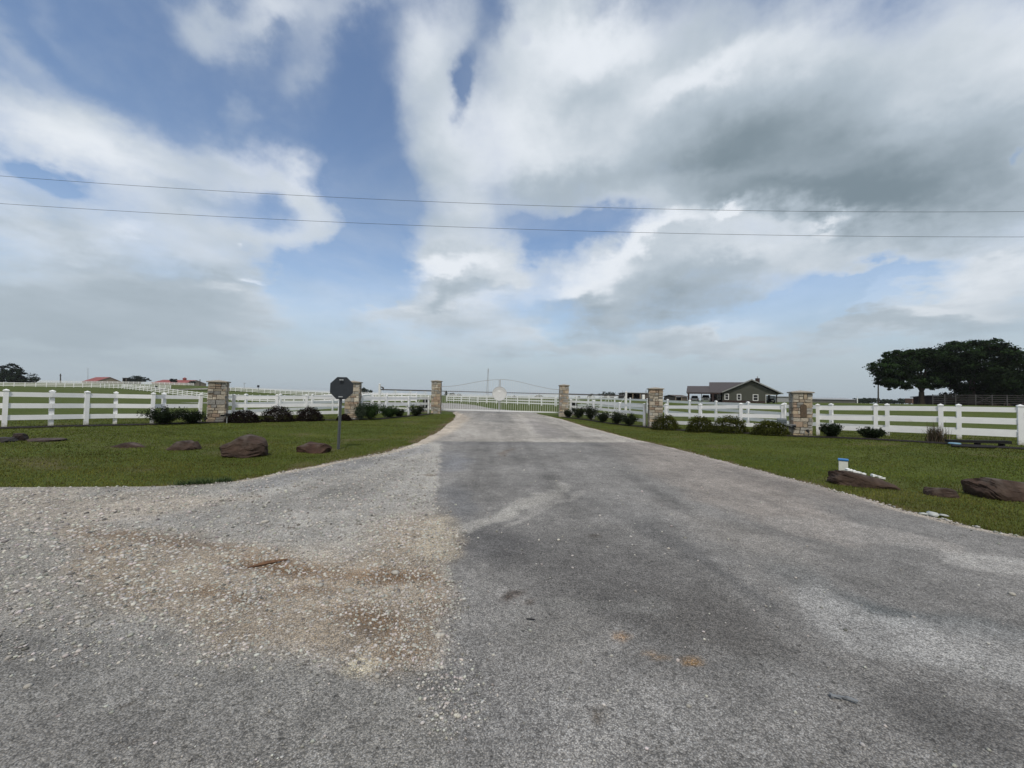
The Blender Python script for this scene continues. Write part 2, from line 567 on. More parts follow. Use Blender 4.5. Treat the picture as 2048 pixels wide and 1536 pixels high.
def ground_marks(x, y):
    """tone (linear albedo) and gravel density at ground points"""
    P = np.column_stack([x, y, np.zeros_like(x)])
    u, v = to_px(P)
    wob = fbm(x * 1.3, y * 1.3, 21); wob2 = fbm(x * 1.3 + 40, y * 1.3, 22)
    sc = np.clip((v - 790) / 300, 0.02, 1.5)
    u0, v0 = u, v
    u = u + wob * 110 * sc; v = v + wob2 * 60 * sc
    us, vs = u0 + (wob * 30 + 46 * fbm(x * 5.5, y * 5.5, 27, 4)) * sc, v0 + (wob2 * 12 + 20 * fbm(x * 5.5, y * 5.5, 28, 4)) * sc
    n1 = fbm(x * 0.8, y * 0.8, 31, 5); n2 = fbm(x * 3.2, y * 3.2, 33, 4); n3 = fbm(x * 0.35, y * 1.1, 35, 4)
    c = np.tile(np.array([[0.188, 0.186, 0.183]]), (len(x), 1))
    # far stretch beyond the seam: pale chip seal
    seamv = 884 + (u0 - 880) * 0.006
    far = sstep(1.6, -1.6, v0 - seamv)
    c = lerp(c, (0.300, 0.288, 0.270), far)
    c = lerp(c, (0.24, 0.235, 0.225), far * ell(u, v, 985, 835, 60, 26, 0.2))
    c = lerp(c, (0.245, 0.235, 0.23), far * ell(u, v, 1090, 862, 60, 16, 0.35) * 0.7)
    c = lerp(c, (0.36, 0.345, 0.32), far * stroke(u0, v0, [(935, 880.5), (1250, 882.5)], 5) * 0.8)
    near = 1 - far
    c = lerp(c, (0.135, 0.135, 0.138), near * stroke(u0, v0, [(878, 887), (1250, 889)], 6) * 0.6)
    # grey compacted gravel left of the asphalt edge
    left = poly(us, vs, [(-3000, 900), (640, 900), (860, 880), (882, 886), (879, 910), (876, 960), (872, 1010), (874, 1050), (905, 1085), (893, 1200), (886, 1345), (-3000, 1345)], 4) * near
    c = lerp(c, (0.290, 0.285, 0.272), left)
    c = lerp(c, (0.215, 0.217, 0.22), left * stroke(u, v, [(480, 975), (640, 945), (760, 920), (850, 897)], 12) * 0.8)
    c = lerp(c, (0.33, 0.325, 0.31), left * stroke(u, v, [(200, 1010), (500, 990), (760, 950)], 15) * 0.5)
    c = lerp(c, (0.34, 0.30, 0.25), poly(u, v, [(-800, 985), (330, 985), (520, 1000), (300, 1040), (100, 1050), (-800, 1040)], 14) * 0.6)
    # pale shoulder along both grass edges
    el = x - x_left(y); er = x_right(y) - x
    wl = np.interp(y, [5, 7, 11, 16, 24, 34], [0.12, 0.16, 0.35, 0.8, 1.3, 0.5])
    c = lerp(c, (0.40, 0.355, 0.30), sstep(wl, wl * 0.45, el + 0.2 * n2) * 0.85)
    c = lerp(c, (0.42, 0.38, 0.33), sstep(0.20, 0.08, er + 0.12 * n2) * 0.8)
    # warm chip tone on the right side of the drive
    c = lerp(c, (0.235, 0.215, 0.20), near * (1 - left) * sstep(2.4, 0.2, er) * sstep(5, 7, y) * 0.8)
    c = lerp(c, (0.26, 0.235, 0.215), near * ell(u, v, 1480, 990, 330, 50, 0.36) * 0.55)
    # asphalt tone patches
    asp = near * (1 - left)
    for cx, cy, rx, ry, rot, col, k in [
        (1000, 1095, 150, 55, 0.1, (0.108, 0.108, 0.111), .85), (1230, 1170, 300, 110, .2, (0.112, 0.110, 0.109), .8),
        (1420, 1260, 240, 90, .3, (0.118, 0.115, 0.112), .85), (1080, 1260, 180, 80, 0, (0.150, 0.148, 0.143), .6),
        (905, 925, 60, 26, 0, (0.15, 0.156, 0.17), .8), (920, 1010, 45, 60, 0.2, (0.15, 0.155, 0.165), .7),
        (1060, 950, 140, 30, .1, (0.23, 0.228, 0.225), .6), (1000, 1040, 120, 18, -.45, (0.27, 0.268, 0.26), .7),
        (1100, 1010, 80, 12, -.5, (0.28, 0.275, 0.265), .7), (1270, 1030, 200, 35, .25, (0.165, 0.165, 0.165), .6),
        (1500, 1080, 260, 40, .3, (0.25, 0.24, 0.228), .6), (1780, 1170, 260, 50, .25, (0.165, 0.163, 0.16), .6),
        (1780, 1225, 220, 42, .27, (0.125, 0.137, 0.143), .9), (1960, 1260, 170, 40, .25, (0.16, 0.17, 0.174), .7),
        (1620, 1150, 160, 36, .4, (0.15, 0.156, 0.158), .6),
        (1300, 1450, 420, 130, .1, (0.215, 0.215, 0.213), .6), (1000, 1460, 200, 110, 0, (0.165, 0.165, 0.165), .6),
        (1900, 1440, 260, 90, .3, (0.108, 0.107, 0.106), .8), (1600, 1370, 300, 60, .25, (0.20, 0.20, 0.198), .5)]:
        c = lerp(c, col, asp * ell(u, v, cx, cy, rx, ry, rot, 0.8) * k)
    for pts, w, col, k in [
        ([(1620, 1200), (1720, 1255), (1850, 1290), (2060, 1350), (2300, 1410)], 52, (0.315, 0.318, 0.318), .7),
        ([(1760, 1245), (1900, 1262), (2060, 1290)], 26, (0.27, 0.275, 0.277), .6),
        ([(1900, 1112), (1990, 1128), (2080, 1145)], 20, (0.33, 0.327, 0.32), .7),
        ([(1560, 1040), (1760, 1075), (1930, 1105)], 22, (0.29, 0.28, 0.27), .6),
        ([(900, 1085), (985, 1050), (1060, 1012), (1120, 975)], 17, (0.32, 0.315, 0.30), .75),
        ([(1030, 1060), (1110, 1015), (1160, 985)], 9, (0.30, 0.295, 0.285), .55),
        ([(1295, 1060), (1380, 1115), (1450, 1165), (1530, 1215)], 22, (0.105, 0.106, 0.108), .6),
        ([(1010, 1205), (1200, 1210), (1300, 1225)], 14, (0.20, 0.2, 0.195), .5)]:
        c = lerp(c, col, asp * stroke(u, v, pts, w) * k)
    # foreground left: grey speckled asphalt with dusty areas
    fg = poly(u, v, [(-3000, 1260), (0, 1262), (330, 1290), (560, 1330), (700, 1350), (885, 1380), (905, 1700), (-3000, 1700)], 30)
    c = lerp(c, (0.212, 0.210, 0.203), fg)
    c = lerp(c, (0.26, 0.255, 0.24), fg * ell(u, v, 480, 1330, 300, 45, .1) * 0.6)
    c = lerp(c, (0.29, 0.285, 0.27), ell(u, v, 60, 1225, 190, 34, .15) * 0.7)
    c = lerp(c, (0.17, 0.167, 0.163), fg * ell(u, v, 250, 1500, 420, 80, 0) * 0.5)
    # the tan dirt and gravel spill
    d = poly(u, v, DIRT, 34)
    gl_ = poly(u, v, [(-3000, 1030), (0, 1040), (200, 1050), (260, 1120), (330, 1230), (0, 1225), (-3000, 1200)], 30)
    c = lerp(c, (0.262, 0.252, 0.232), gl_ * 0.8)
    c = lerp(c, (0.275, 0.238, 0.193), d * 0.92)
    brown = np.zeros_like(u)
    for cx, cy, rx, ry, rot, k in [(330, 1085, 330, 24, .13, .8), (560, 1140, 190, 30, .03, .95), (800, 1170, 190, 34, .15, .9),
                                   (760, 1265, 150, 42, .2, .75), (430, 1205, 160, 22, .2, .6), (120, 1105, 190, 22, .05, .6), (850, 1330, 70, 40, 0, .6),
                                   (620, 1195, 120, 18, -.1, .6), (190, 1290, 90, 24, .4, .5), (430, 1330, 120, 16, .2, .5), (880, 1240, 30, 110, 0, .5)]:
        bm_ = ell(u, v, cx, cy, rx, ry, rot, 0.85) * k; brown = np.maximum(brown, bm_)
        c = lerp(c, (0.150, 0.103, 0.066), d * bm_)
    c = lerp(c, (0.40, 0.36, 0.29), ell(u, v, 880, 1090, 60, 60, .8) * 0.7)
    c = lerp(c, (0.44, 0.41, 0.33), ell(u, v, 760, 1352, 48, 24, 0) * 0.8)
    c = lerp(c, (0.115, 0.115, 0.115), asp * ell(u, v, 905, 1390, 70, 90, 0) * 0.55)
    # stains
    for cx, cy, rx, ry, rot, col, k in [(1030, 1180, 34, 9, -.3, (0.045, 0.034, 0.028), .9), (1060, 1190, 22, 6, -.4, (0.06, 0.045, 0.035), .7),
                                        (862, 951, 24, 5, .05, (0.12, 0.095, 0.07), .8), (1200, 1082, 26, 10, 0, (0.10, 0.092, 0.085), .8),
                                        (1015, 905, 22, 9, -.5, (0.13, 0.105, 0.085), .7), (1200, 1450, 20, 34, -.5, (0.055, 0.045, 0.035), .8),
                                        (262, 1430, 14, 12, 0, (0.05, 0.04, 0.03), .9), (300, 1390, 10, 8, 0, (0.08, 0.06, 0.045), .8),
                                        (1228, 1280, 22, 10, 0, (0.34, 0.20, 0.085), .75), (1285, 1314, 34, 9, 0, (0.32, 0.2, 0.09), .6),
                                        (1350, 1319, 26, 11, 0, (0.36, 0.22, 0.09), .8), (295, 1500, 22, 8, -.5, (0.07, 0.055, 0.045), .7)]:
        k2_ = ell(u, v, cx, cy, rx, ry, rot, 0.7) * (0.55 + 1.2 * np.clip(fbm(x * 14, y * 14, 50) + 0.2, 0, 0.6))
        c = lerp(c, col, np.clip(k2_ * k, 0, 1))
    n4 = fbm((x + 0.06 * y) * 2.4, y * 0.17, 37, 4); n5 = fbm((x + 0.06 * y) * 0.9, y * 0.12, 39, 3)
    c = c * (1 + 0.5 * n1 + 0.36 * n2 + 0.3 * n3 + (0.62 * n4 + 0.5 * n5) * sstep(3.5, 7, y))[:, None] * np.array([[1.025, 1.0, 0.965]]) * 1.16
    # loose stone density
    gr = np.maximum(d * (1 - 0.72 * brown), 0.6 * gl_) * (0.16 + 1.3 * np.clip(fbm(x * 2.2, y * 2.2, 61) + 0.14, 0, 1))
    for cx, cy, rx, ry, rot, k in [(540, 1155, 170, 16, -.05, .7), (420, 1120, 260, 20, .05, .5), (820, 1075, 130, 34, .3, .6), (700, 1250, 170, 70, .1, .55),
                                   (880, 1310, 30, 50, 0, .8), (430, 1170, 90, 18, .1, .6), (150, 1075, 220, 30, 0, .5), (620, 1300, 130, 24, 0, .4), (300, 1215, 170, 20, .2, .5)]:
        gr = gr + ell(u, v, cx, cy, rx, ry, rot) * k * (0.35 + 1.3 * np.clip(fbm(x * 3, y * 3, 64) + 0.25, 0, 1))
    gr = gr + 0.16 * left + 0.40 * poly(u, v, [(-900, 980), (420, 980), (480, 1010), (0, 1050), (-900, 1050)], 12)
    gr = gr + 0.35 * sstep(0.5, 0.0, el) * (y < 12) + 0.5 * sstep(0.14, 0.0, er) * (y > 3) + 0.006 * fg + 0.003 * asp
    gr = gr + 0.25 * ell(u, v, 905, 1400, 70, 110, 0) + 0.2 * ell(u, v, 900, 1230, 50, 130, 0)
    return np.clip(c, 0.02, 0.6), np.clip(gr, 0, 1)


def asphalt_mat():
    m = bpy.data.materials.new('chip_seal'); m.use_nodes = True
    nt = m.node_tree; N, L = nt.nodes, nt.links
    bs = N['Principled BSDF']; bs.inputs['Roughness'].default_value = 0.85; bs.inputs['Specular IOR Level'].default_value = 0.3
    tc = N.new('ShaderNodeTexCoord')
    at_ = N.new('ShaderNodeAttribute'); at_.attribute_name = 'tint'
    def vor(sc, out):
        n = N.new('ShaderNodeTexVoronoi'); n.inputs['Scale'].default_value = sc; n.inputs['Randomness'].default_value = 1
        L.new(tc.outputs['Object'], n.inputs['Vector']); return n.outputs[out]
    def noise(sc, det=5):
        n = N.new('ShaderNodeTexNoise'); n.inputs['Scale'].default_value = sc; n.inputs['Detail'].default_value = det; n.inputs['Roughness'].default_value = 0.7
        L.new(tc.outputs['Object'], n.inputs['Vector']); return n.outputs['Fac']
    def rng(s, a, b, lo, hi):
        r = N.new('ShaderNodeMapRange'); r.inputs['From Min'].default_value = a; r.inputs['From Max'].default_value = b
        r.inputs['To Min'].default_value = lo; r.inputs['To Max'].default_value = hi
        L.new(s, r.inputs['Value']); return r.outputs['Result']
    def mul(a, b):
        x = N.new('ShaderNodeMath'); x.operation = 'MULTIPLY'; L.new(a, x.inputs[0]); L.new(b, x.inputs[1]); return x.outputs[0]
    sep = N.new('ShaderNodeSeparateColor'); L.new(vor(135, 'Color'), sep.inputs[0])
    sep2 = N.new('ShaderNodeSeparateColor'); L.new(vor(55, 'Color'), sep2.inputs[0])
    f = rng(sep.outputs[0], 0, 1, 0.50, 1.5)
    f = mul(f, rng(sep2.outputs[1], 0, 1, 0.86, 1.14))
    f = mul(f, rng(vor(135, 'Distance'), 0.25, 0.75, 1.12, 0.62))
    f = mul(f, rng(noise(5, 8), 0.3, 0.7, 0.80, 1.20))
    f = mul(f, rng(noise(26, 6), 0.3, 0.7, 0.80, 1.20))
    # sparse dark bitumen pits
    f = mul(f, rng(sep2.outputs[0], 0.975, 0.985, 1.0, 0.6))
    sc = N.new('ShaderNodeVectorMath'); sc.operation = 'SCALE'
    L.new(at_.outputs['Color'], sc.inputs[0]); L.new(f, sc.inputs['Scale'])
    hs = N.new('ShaderNodeHueSaturation'); L.new(sc.outputs[0], hs.inputs['Color'])
    L.new(rng(sep.outputs[2], 0, 1, 0.6, 1.5), hs.inputs['Saturation'])
    L.new(hs.outputs[0], bs.inputs['Base Color'])
    bp = N.new('ShaderNodeBump'); bp.inputs['Strength'].default_value = 0.75; bp.inputs['Distance'].default_value = 0.006
    bp.invert = True
    L.new(vor(135, 'Distance'), bp.inputs['Height'])
    b2 = N.new('ShaderNodeBump'); b2.inputs['Strength'].default_value = 0.5; b2.inputs['Distance'].default_value = 0.02
    L.new(noise(11, 8), b2.inputs['Height']); L.new(bp.outputs[0], b2.inputs['Normal'])
    L.new(b2.outputs[0], bs.inputs['Normal'])
    return m


MAT['asphalt'] = asphalt_mat()

ys = np.concatenate([np.arange(-24, -2, 1.0), np.arange(-2, 1, 0.1), np.arange(1, 9, 0.04), np.arange(9, 14, 0.08), np.arange(14, 34.01, 0.2)])
xs = np.concatenate([-np.geomspace(160, 9.3, 26), np.arange(-9, 9, 0.045), np.geomspace(9.3, 160, 26)])
XX = np.clip(xs[None, :], x_left(ys)[:, None], x_right(ys)[:, None])
YY = np.repeat(ys[:, None], len(xs), 1)
xf, yf = XX.ravel(), YY.ravel()
zf = np.where(yf < 9, 0.0, 0.0)
far_ = yf >= 8
zf[far_] = terrain(xf[far_], yf[far_]) * sstep(8, 12, yf[far_])
zf = zf + 0.022
cf, gf = ground_marks(xf, yf)
zf = zf + 0.010 * gf * (yf < 9) + 0.012 * fbm(xf * 2.0, yf * 2.0, 71) * ((yf > 1) & (yf < 9))
nx = len(xs)
ii = np.arange(len(ys) - 1)[:, None]; kk = np.arange(nx - 1)[None, :]
q = np.stack([ii * nx + kk, ii * nx + kk + 1, (ii + 1) * nx + kk + 1, (ii + 1) * nx + kk], -1).reshape(-1, 4)
wid = np.maximum(xf[q[:, 1]] - xf[q[:, 0]], xf[q[:, 2]] - xf[q[:, 3]])
q = q[wid > 1e-5]
Vd = np.column_stack([xf, yf, zf])
# the drive goes on behind the gate and bends away to the left
Lb = [(-5.3, 34.0), (-8.5, 39), (-15, 45.5), (-26, 52), (-52, 60)]
Rb = [(float(x_right(34.0)), 34.0), (-0.8, 39.5), (-7.5, 50), (-20, 59), (-50, 69)]
b0 = len(Vd); ext = []; m_ = 40
for t in np.linspace(0, 1, m_):
    s_ = t * (len(Lb) - 1); a = min(int(s_), len(Lb) - 2); w_ = s_ - a
    l_ = np.array(Lb[a]) * (1 - w_) + np.array(Lb[a + 1]) * w_; r2 = np.array(Rb[a]) * (1 - w_) + np.array(Rb[a + 1]) * w_
    for h in np.linspace(0, 1, 9):
        p = l_ * (1 - h) + r2 * h
        ext.append((p[0], p[1], 0))
ext = np.array(ext); ext[:, 2] = terrain(ext[:, 0], ext[:, 1]) + 0.03
ii = np.arange(m_ - 1)[:, None]; kk = np.arange(8)[None, :]
q2 = b0 + np.stack([ii * 9 + kk, ii * 9 + kk + 1, (ii + 1) * 9 + kk + 1, (ii + 1) * 9 + kk], -1).reshape(-1, 4)
ce = np.tile([[0.30, 0.29, 0.27]], (len(ext), 1)) * (1 + 0.4 * fbm(ext[:, 0], ext[:, 1], 3))[:, None]
drv = np_mesh('driveway', np.vstack([Vd, ext]), np.vstack([q, q2]), MAT['asphalt'], col=np.vstack([cf, ce]), smooth=True)
tag(drv, kind='structure')

# a pale lane climbing the hill on the left
pa = [at(u, v, Y) for u, v, Y in [(305, 781.5, 121), (340, 780.5, 123), (380, 778.5, 128), (430, 776.5, 136), (520, 776, 150)]]
pv, pq = [], []
for n_, p in enumerate(pa):
    d = (pa[min(n_ + 1, len(pa) - 1)] - pa[max(n_ - 1, 0)]); d.z = 0; d.normalize(); s_ = Vector((-d.y, d.x, 0))
    for h in (-5, -2.5, 0, 2.5, 5):
        w_ = p + s_ * h; pv.append((w_.x, w_.y, max(T(w_.x, w_.y) + 0.10, p.z - 0.02)))
for n_ in range(len(pa) - 1):
    for h in range(4):
        pq.append((n_ * 5 + h, (n_ + 1) * 5 + h, (n_ + 1) * 5 + h + 1, n_ * 5 + h + 1))
pth = np_mesh('path', pv, pq, MAT['asphalt'], col=np.tile([[0.28, 0.26, 0.24]], (len(pv), 1)))
tag(pth, kind='structure')
if pth.data.polygons[0].normal.z < 0: pth.data.flip_normals()

# ---- loose gravel
ICO_V = np.array([(0, 0, 1)] + [(math.cos(a) * 0.894, math.sin(a) * 0.894, 0.447) for a in np.arange(5) * 2 * np.pi / 5]
                 + [(math.cos(a) * 0.894, math.sin(a) * 0.894, -0.447) for a in (np.arange(5) + 0.5) * 2 * np.pi / 5] + [(0, 0, -1)])
ICO_F = np.array([(0, 1 + k, 1 + (k + 1) % 5) for k in range(5)] + [(1 + k, 6 + k, 1 + (k + 1) % 5) for k in range(5)]
                 + [(6 + k, 6 + (k + 1) % 5, 1 + (k + 1) % 5) for k in range(5)] + [(11, 6 + (k + 1) % 5, 6 + k) for k in range(5)])


def stones(px, py, pz, size, cols, rng):
    n = len(px)
    sc = size[:, None] * np.column_stack([rng.uniform(0.75, 1.35, n), rng.uniform(0.7, 1.1, n), rng.uniform(0.45, 0.85, n)])
    V = ICO_V[None] * (1 + rng.uniform(-0.22, 0.22, (n, 12, 1))) * sc[:, None, :]
    a = rng.uniform(0, 2 * np.pi, n); c_, s_ = np.cos(a)[:, None], np.sin(a)[:, None]
    x = V[..., 0] * c_ - V[..., 1] * s_; y = V[..., 0] * s_ + V[..., 1] * c_
    W = np.stack([x + px[:, None], y + py[:, None], V[..., 2] + (pz + sc[:, 2] * 0.35)[:, None]], -1).reshape(-1, 3)
    Fq = (ICO_F[None] + 12 * np.arange(n)[:, None, None]).reshape(-1, 3)
    return W, Fq, np.repeat(cols, 12, 0)


NC = 500000
lr_ = RNG.uniform(math.log(1.3), math.log(13), NC)
az_ = RNG.uniform(-1.3, 0.95, NC)
cx_ = np.exp(lr_) * np.sin(az_); cy_ = np.exp(lr_) * np.cos(az_)
_, gd = ground_marks(cx_, cy_)
keep = (RNG.uniform(0, 1, NC) < gd * 0.72) & (cx_ > x_left(cy_) - 0.08) & (cx_ < x_right(cy_) + 0.06)
sx, sy = cx_[keep], cy_[keep]; rr_ = np.hypot(sx, sy)
sz = np.clip(RNG.lognormal(math.log(0.0068), 0.55, len(sx)), 0.003, 0.017) * np.clip(0.30 + 0.17 * rr_, 0.45, 1.4)
cc = np.array([0.40, 0.382, 0.350])[None] * RNG.uniform(0.6, 1.35, (len(sx), 1)) * (1 + RNG.uniform(-0.05, 0.05, (len(sx), 3)))
cc = np.where((RNG.uniform(0, 1, len(sx)) < 0.12)[:, None], cc * 0.45, cc)
# a few bigger lone stones
big = [(820, 1066, .055), (790, 1152, .035), (640, 1178, .03), (402, 1380, .016), (55, 1383, .022), (698, 1190, .045), (877, 1280, .03), (885, 1278, .028), (755, 1362, .022),
       (530, 1048, .04), (350, 1065, .03), (200, 1123, .032), (265, 1152, .028), (760, 1018, .03), (690, 1003, .024), (875, 1075, .03), (620, 1046, .03), (480, 1196, .024), (828, 1300, .024)]
bp_ = [on_ground(u, v) for u, v, s in big]
sx = np.append(sx, [p.x for p in bp_]); sy = np.append(sy, [p.y for p in bp_]); sz = np.append(sz, [s for _, _, s in big])
cc = np.vstack([cc, np.array([[0.38, 0.36, 0.32]]) * RNG.uniform(0.8, 1.15, (len(big), 1))])
W, Fq, Cq = stones(sx, sy, np.full(len(sx), 0.024), sz, cc, RNG)
gv = np_mesh('gravel', W, Fq, MAT['stonechip'], col=Cq)
tag(gv, 'loose pale limestone gravel spilled over the brown dirt patch of the apron', 'gravel', kind='stuff')
print('stones', len(sx))

# ---- mown lawn blades
NB = 1050000
lr_ = RNG.uniform(math.log(4.3), math.log(34), NB)
az_ = RNG.uniform(-1.28, 1.28, NB)
bx = np.exp(lr_) * np.sin(az_); by = np.exp(lr_) * np.cos(az_)
ok = ~on_road(bx, by, 0.02 - 0.10 * (RNG.uniform(0, 1, NB) < 0.25)) & (np.exp(lr_) < 30)
thin = fbm(bx * 0.9, by * 0.9, 81, 4)
ok &= RNG.uniform(0, 1, NB) < np.clip(0.92 + 1.5 * thin, 0.25, 1) * (1 - 0.8 * bare(bx, by))
thin = thin[ok]; bx, by = bx[ok], by[ok]; n = len(bx); rr_ = np.hypot(bx, by)
bz = terrain(bx, by)
edge_d = np.minimum(np.abs(bx - x_left(by)), np.abs(bx - x_right(by)))
hgt = RNG.uniform(0.012, 0.036, n) * (1 + 0.9 * np.clip(fbm(bx * 0.7, by * 0.7, 83), 0, 1)) * (1 + 0.7 * np.exp(-(edge_d / 0.25) ** 2))
wdt = RNG.uniform(0.0035, 0.007, n) * np.clip(rr_ / 7.5, 0.8, 3)
a = RNG.uniform(0, 2 * np.pi, n); ln = RNG.uniform(0.2, 1.0, n) * hgt; a2 = RNG.uniform(0, 2 * np.pi, n)
p0 = np.column_stack([bx - np.cos(a) * wdt, by - np.sin(a) * wdt, bz - 0.01])
p1 = np.column_stack([bx + np.cos(a) * wdt, by + np.sin(a) * wdt, bz - 0.01])
p2 = np.column_stack([bx + np.cos(a2) * ln, by + np.sin(a2) * ln, bz + hgt])
Vb = np.stack([p0, p1, p2], 1).reshape(-1, 3)
base = np.array([0.100, 0.122, 0.024])
colb = base[None] * RNG.uniform(0.7, 1.35, (n, 1)) * (1 + 0.75 * fbm(bx * 0.5, by * 1.2, 85) + 0.55 * fbm(bx * 0.16, by * 0.35, 86) + 0.07 * np.sin((by - 0.25 * np.abs(bx)) * 5.2))[:, None] * (1 + np.clip(fbm(bx * 0.28, by * 0.6, 87) * 2.2, 0, 0.5)[:, None] * np.array([[0.55, 0.12, 0.5]]))
dry = (RNG.uniform(0, 1, n) < 0.09 + 0.25 * np.clip(-thin, 0, 1))
colb = np.where(dry[:, None], np.array([[0.15, 0.125, 0.062]]) * RNG.uniform(0.6, 1.1, (n, 1)), colb)
gl = np_mesh('grass', Vb, np.arange(3 * n).reshape(-1, 3), MAT['leaf'], col=np.repeat(colb, 3, 0))
tag(gl, 'short mown grass blades covering both lawns beside the driveway', 'grass', kind='stuff')
print('blades', n)

# ================================================================ FENCES
def post_mat():
    m = MAT['vinyl'].copy(); m.name = 'white_vinyl_post'
    nt = m.node_tree; N, L = nt.nodes, nt.links
    bs = N['Principled BSDF']; src = bs.inputs['Base Color'].links[0].from_socket
    tc = N.new('ShaderNodeTexCoord'); sp = N.new('ShaderNodeSeparateXYZ'); L.new(tc.outputs['Object'], sp.inputs[0])
    nz = N.new('ShaderNodeTexNoise'); nz.inputs['Scale'].default_value = 14; L.new(tc.outputs['Object'], nz.inputs['Vector'])
    ad = N.new('ShaderNodeMath'); ad.operation = 'MULTIPLY_ADD'; ad.inputs[1].default_value = -0.35
    L.new(nz.outputs['Fac'], ad.inputs[0]); L.new(sp.outputs[2], ad.inputs[2])
    mr = N.new('ShaderNodeMapRange'); mr.inputs['From Min'].default_value = 0.02; mr.inputs['From Max'].default_value = -0.16; mr.inputs['To Max'].default_value = 0.7
    L.new(ad.outputs[0], mr.inputs['Value'])
    mx = N.new('ShaderNodeMix'); mx.data_type = 'RGBA'; mx.inputs['B'].default_value = (0.22, 0.20, 0.14, 1)
    L.new(mr.outputs['Result'], mx.inputs['Factor']); L.new(src, mx.inputs['A']); L.new(mx.outputs['Result'], bs.inputs['Base Color'])
    return m


MAT['vinylpost'] = post_mat()
RAILS = ((0.26, 0.18), (0.69, 0.18), (1.11, 0.17))


def post_mesh(name, H, w, with_cap):
    b = MB()
    b.box((0, 0, H / 2 - 0.15), (w, w, H + 0.3))
    if with_cap:
        b.add([(-w * .6, -w * .6, H), (w * .6, -w * .6, H), (w * .6, w * .6, H), (-w * .6, w * .6, H), (0, 0, H + 0.06)],
              [(3, 2, 1, 0), (0, 1, 4), (1, 2, 4), (2, 3, 4), (3, 0, 4)])
    me = b.mesh(name); me.materials.append(MAT['vinylpost']); fix_normals(me)
    return me


def cap_mesh():
    b = MB(); w = 0.078
    b.box((0, 0, 0.018), (2 * w, 2 * w, 0.036))
    b.add([(-w, -w, .0362), (w, -w, .0362), (w, w, .0362), (-w, w, .0362), (0, 0, 0.078)], [(0, 1, 4), (1, 2, 4), (2, 3, 4), (3, 0, 4)])
    me = b.mesh('cap'); me.materials.append(MAT['vinyl']); fix_normals(me)
    return me


PM = post_mesh('post', 1.31, 0.127, False)
PMF = post_mesh('post', 1.33, 0.14, True)
CM = cap_mesh()


def fence(label, pts, group, far=False, rails=RAILS, mid=(), H=1.31, zoff=0.0, rail_t=0.04):
    """pts: list of (x, y) post positions; posts, caps and rails are its parts"""
    zs = terrain([p[0] for p in pts], [p[1] for p in pts]) + zoff
    root = thing('rail_fence', label, 'fence', (pts[0][0], pts[0][1], zs[0]), group)
    n = len(pts)
    for i, (x, y) in enumerate(pts):
        dx = pts[min(i + 1, n - 1)][0] - pts[max(i - 1, 0)][0]; dy = pts[min(i + 1, n - 1)][1] - pts[max(i - 1, 0)][1]
        a = math.atan2(dy, dx)
        ox, oy = 0, 0
        if i in mid:
            nx_, ny_ = -math.sin(a), math.cos(a)
            if ny_ < 0: nx_, ny_ = -nx_, -ny_
            ox, oy = nx_ * 0.088, ny_ * 0.088
        p = bpy.data.objects.new('post', PMF if far else PM)
        C.objects.link(p); p.parent = root
        p.location = (x + ox - pts[0][0], y + oy - pts[0][1], zs[i] - zs[0])
        p.rotation_euler = (random.uniform(-.006, .006), random.uniform(-.006, .006), a)
        if not far:
            c = bpy.data.objects.new('cap', CM); C.objects.link(c); c.parent = p; c.location = (0, 0, 1.31)
    for z0, hh in rails:
        b = MB()
        for i in range(n - 1):
            (x0, y0), (x1, y1) = pts[i], pts[i + 1]
            b.beam((x0, y0, zs[i] + z0 + hh / 2), (x1, y1, zs[i + 1] + z0 + hh / 2), rail_t, hh)
        b.build('rail', MAT['vinyl'], root)
    return root


def upx(lst):
    """(pixel u, distance Y) list -> ground points"""
    out = []
    for u, Y in lst:
        p = at(u, 800 + (u - 1024) * 0.02 + 769 * 1.3 / Y * 0.6, Y)
        out.append((p.x, p.y))
    return out


def along(path, step):
    """resample a ground polyline every step metres"""
    out = [path[0]]; need = step
    for (x0, y0), (x1, y1) in zip(path[:-1], path[1:]):
        L = math.hypot(x1 - x0, y1 - y0); d = need
        while d <= L:
            out.append((x0 + (x1 - x0) * d / L, y0 + (y1 - y0) * d / L)); d += step
        need = d - L
    return out


GF = 'white three rail fences by the entrance'
GP = 'white rail fences round the far paddocks'
fence('white three-rail fence left of the wide pillar with mailbox-like box, two leafy shrubs before it',
      upx([(-190, 12.3), (-85, 13.1), (10, 13.86), (104, 14.75), (173, 15.6), (231, 16.3), (305, 17.0), (329, 17.5), (400, 18.6)]), GF, mid=(3, 5, 7))['label'] = \
    'white three-rail fence at the far left behind two leafy shrubs'
fence('white three-rail fence between the two left outer pillars behind dark mounded bushes', upx([(467, 19.7), (553, 20.6), (612, 21.6), (679, 22.9)]), GF)
fence('white three-rail fence from the ivy pillar up to the left gate pillar', upx([(722, 23.0), (772, 25.0), (817, 27.2), (857, 30.4)]), GF)
fence('white three-rail fence beside the right gate pillar behind scraggly shrubs', upx([(1141, 30.0), (1187, 27.9), (1239, 25.4), (1289, 22.8)]), GF)
fence('white three-rail fence behind the row of rounded green bushes', upx([(1332, 21.4), (1400.7, 19.9), (1481.8, 18.5), (1566, 17.6)]), GF)
fence('white three-rail fence at the far right behind the tan grass clump', upx([(1636, 16.9), (1751.6, 15.7), (1882, 14.4), (2041.5, 13.17), (2235, 12.0)]), GF)

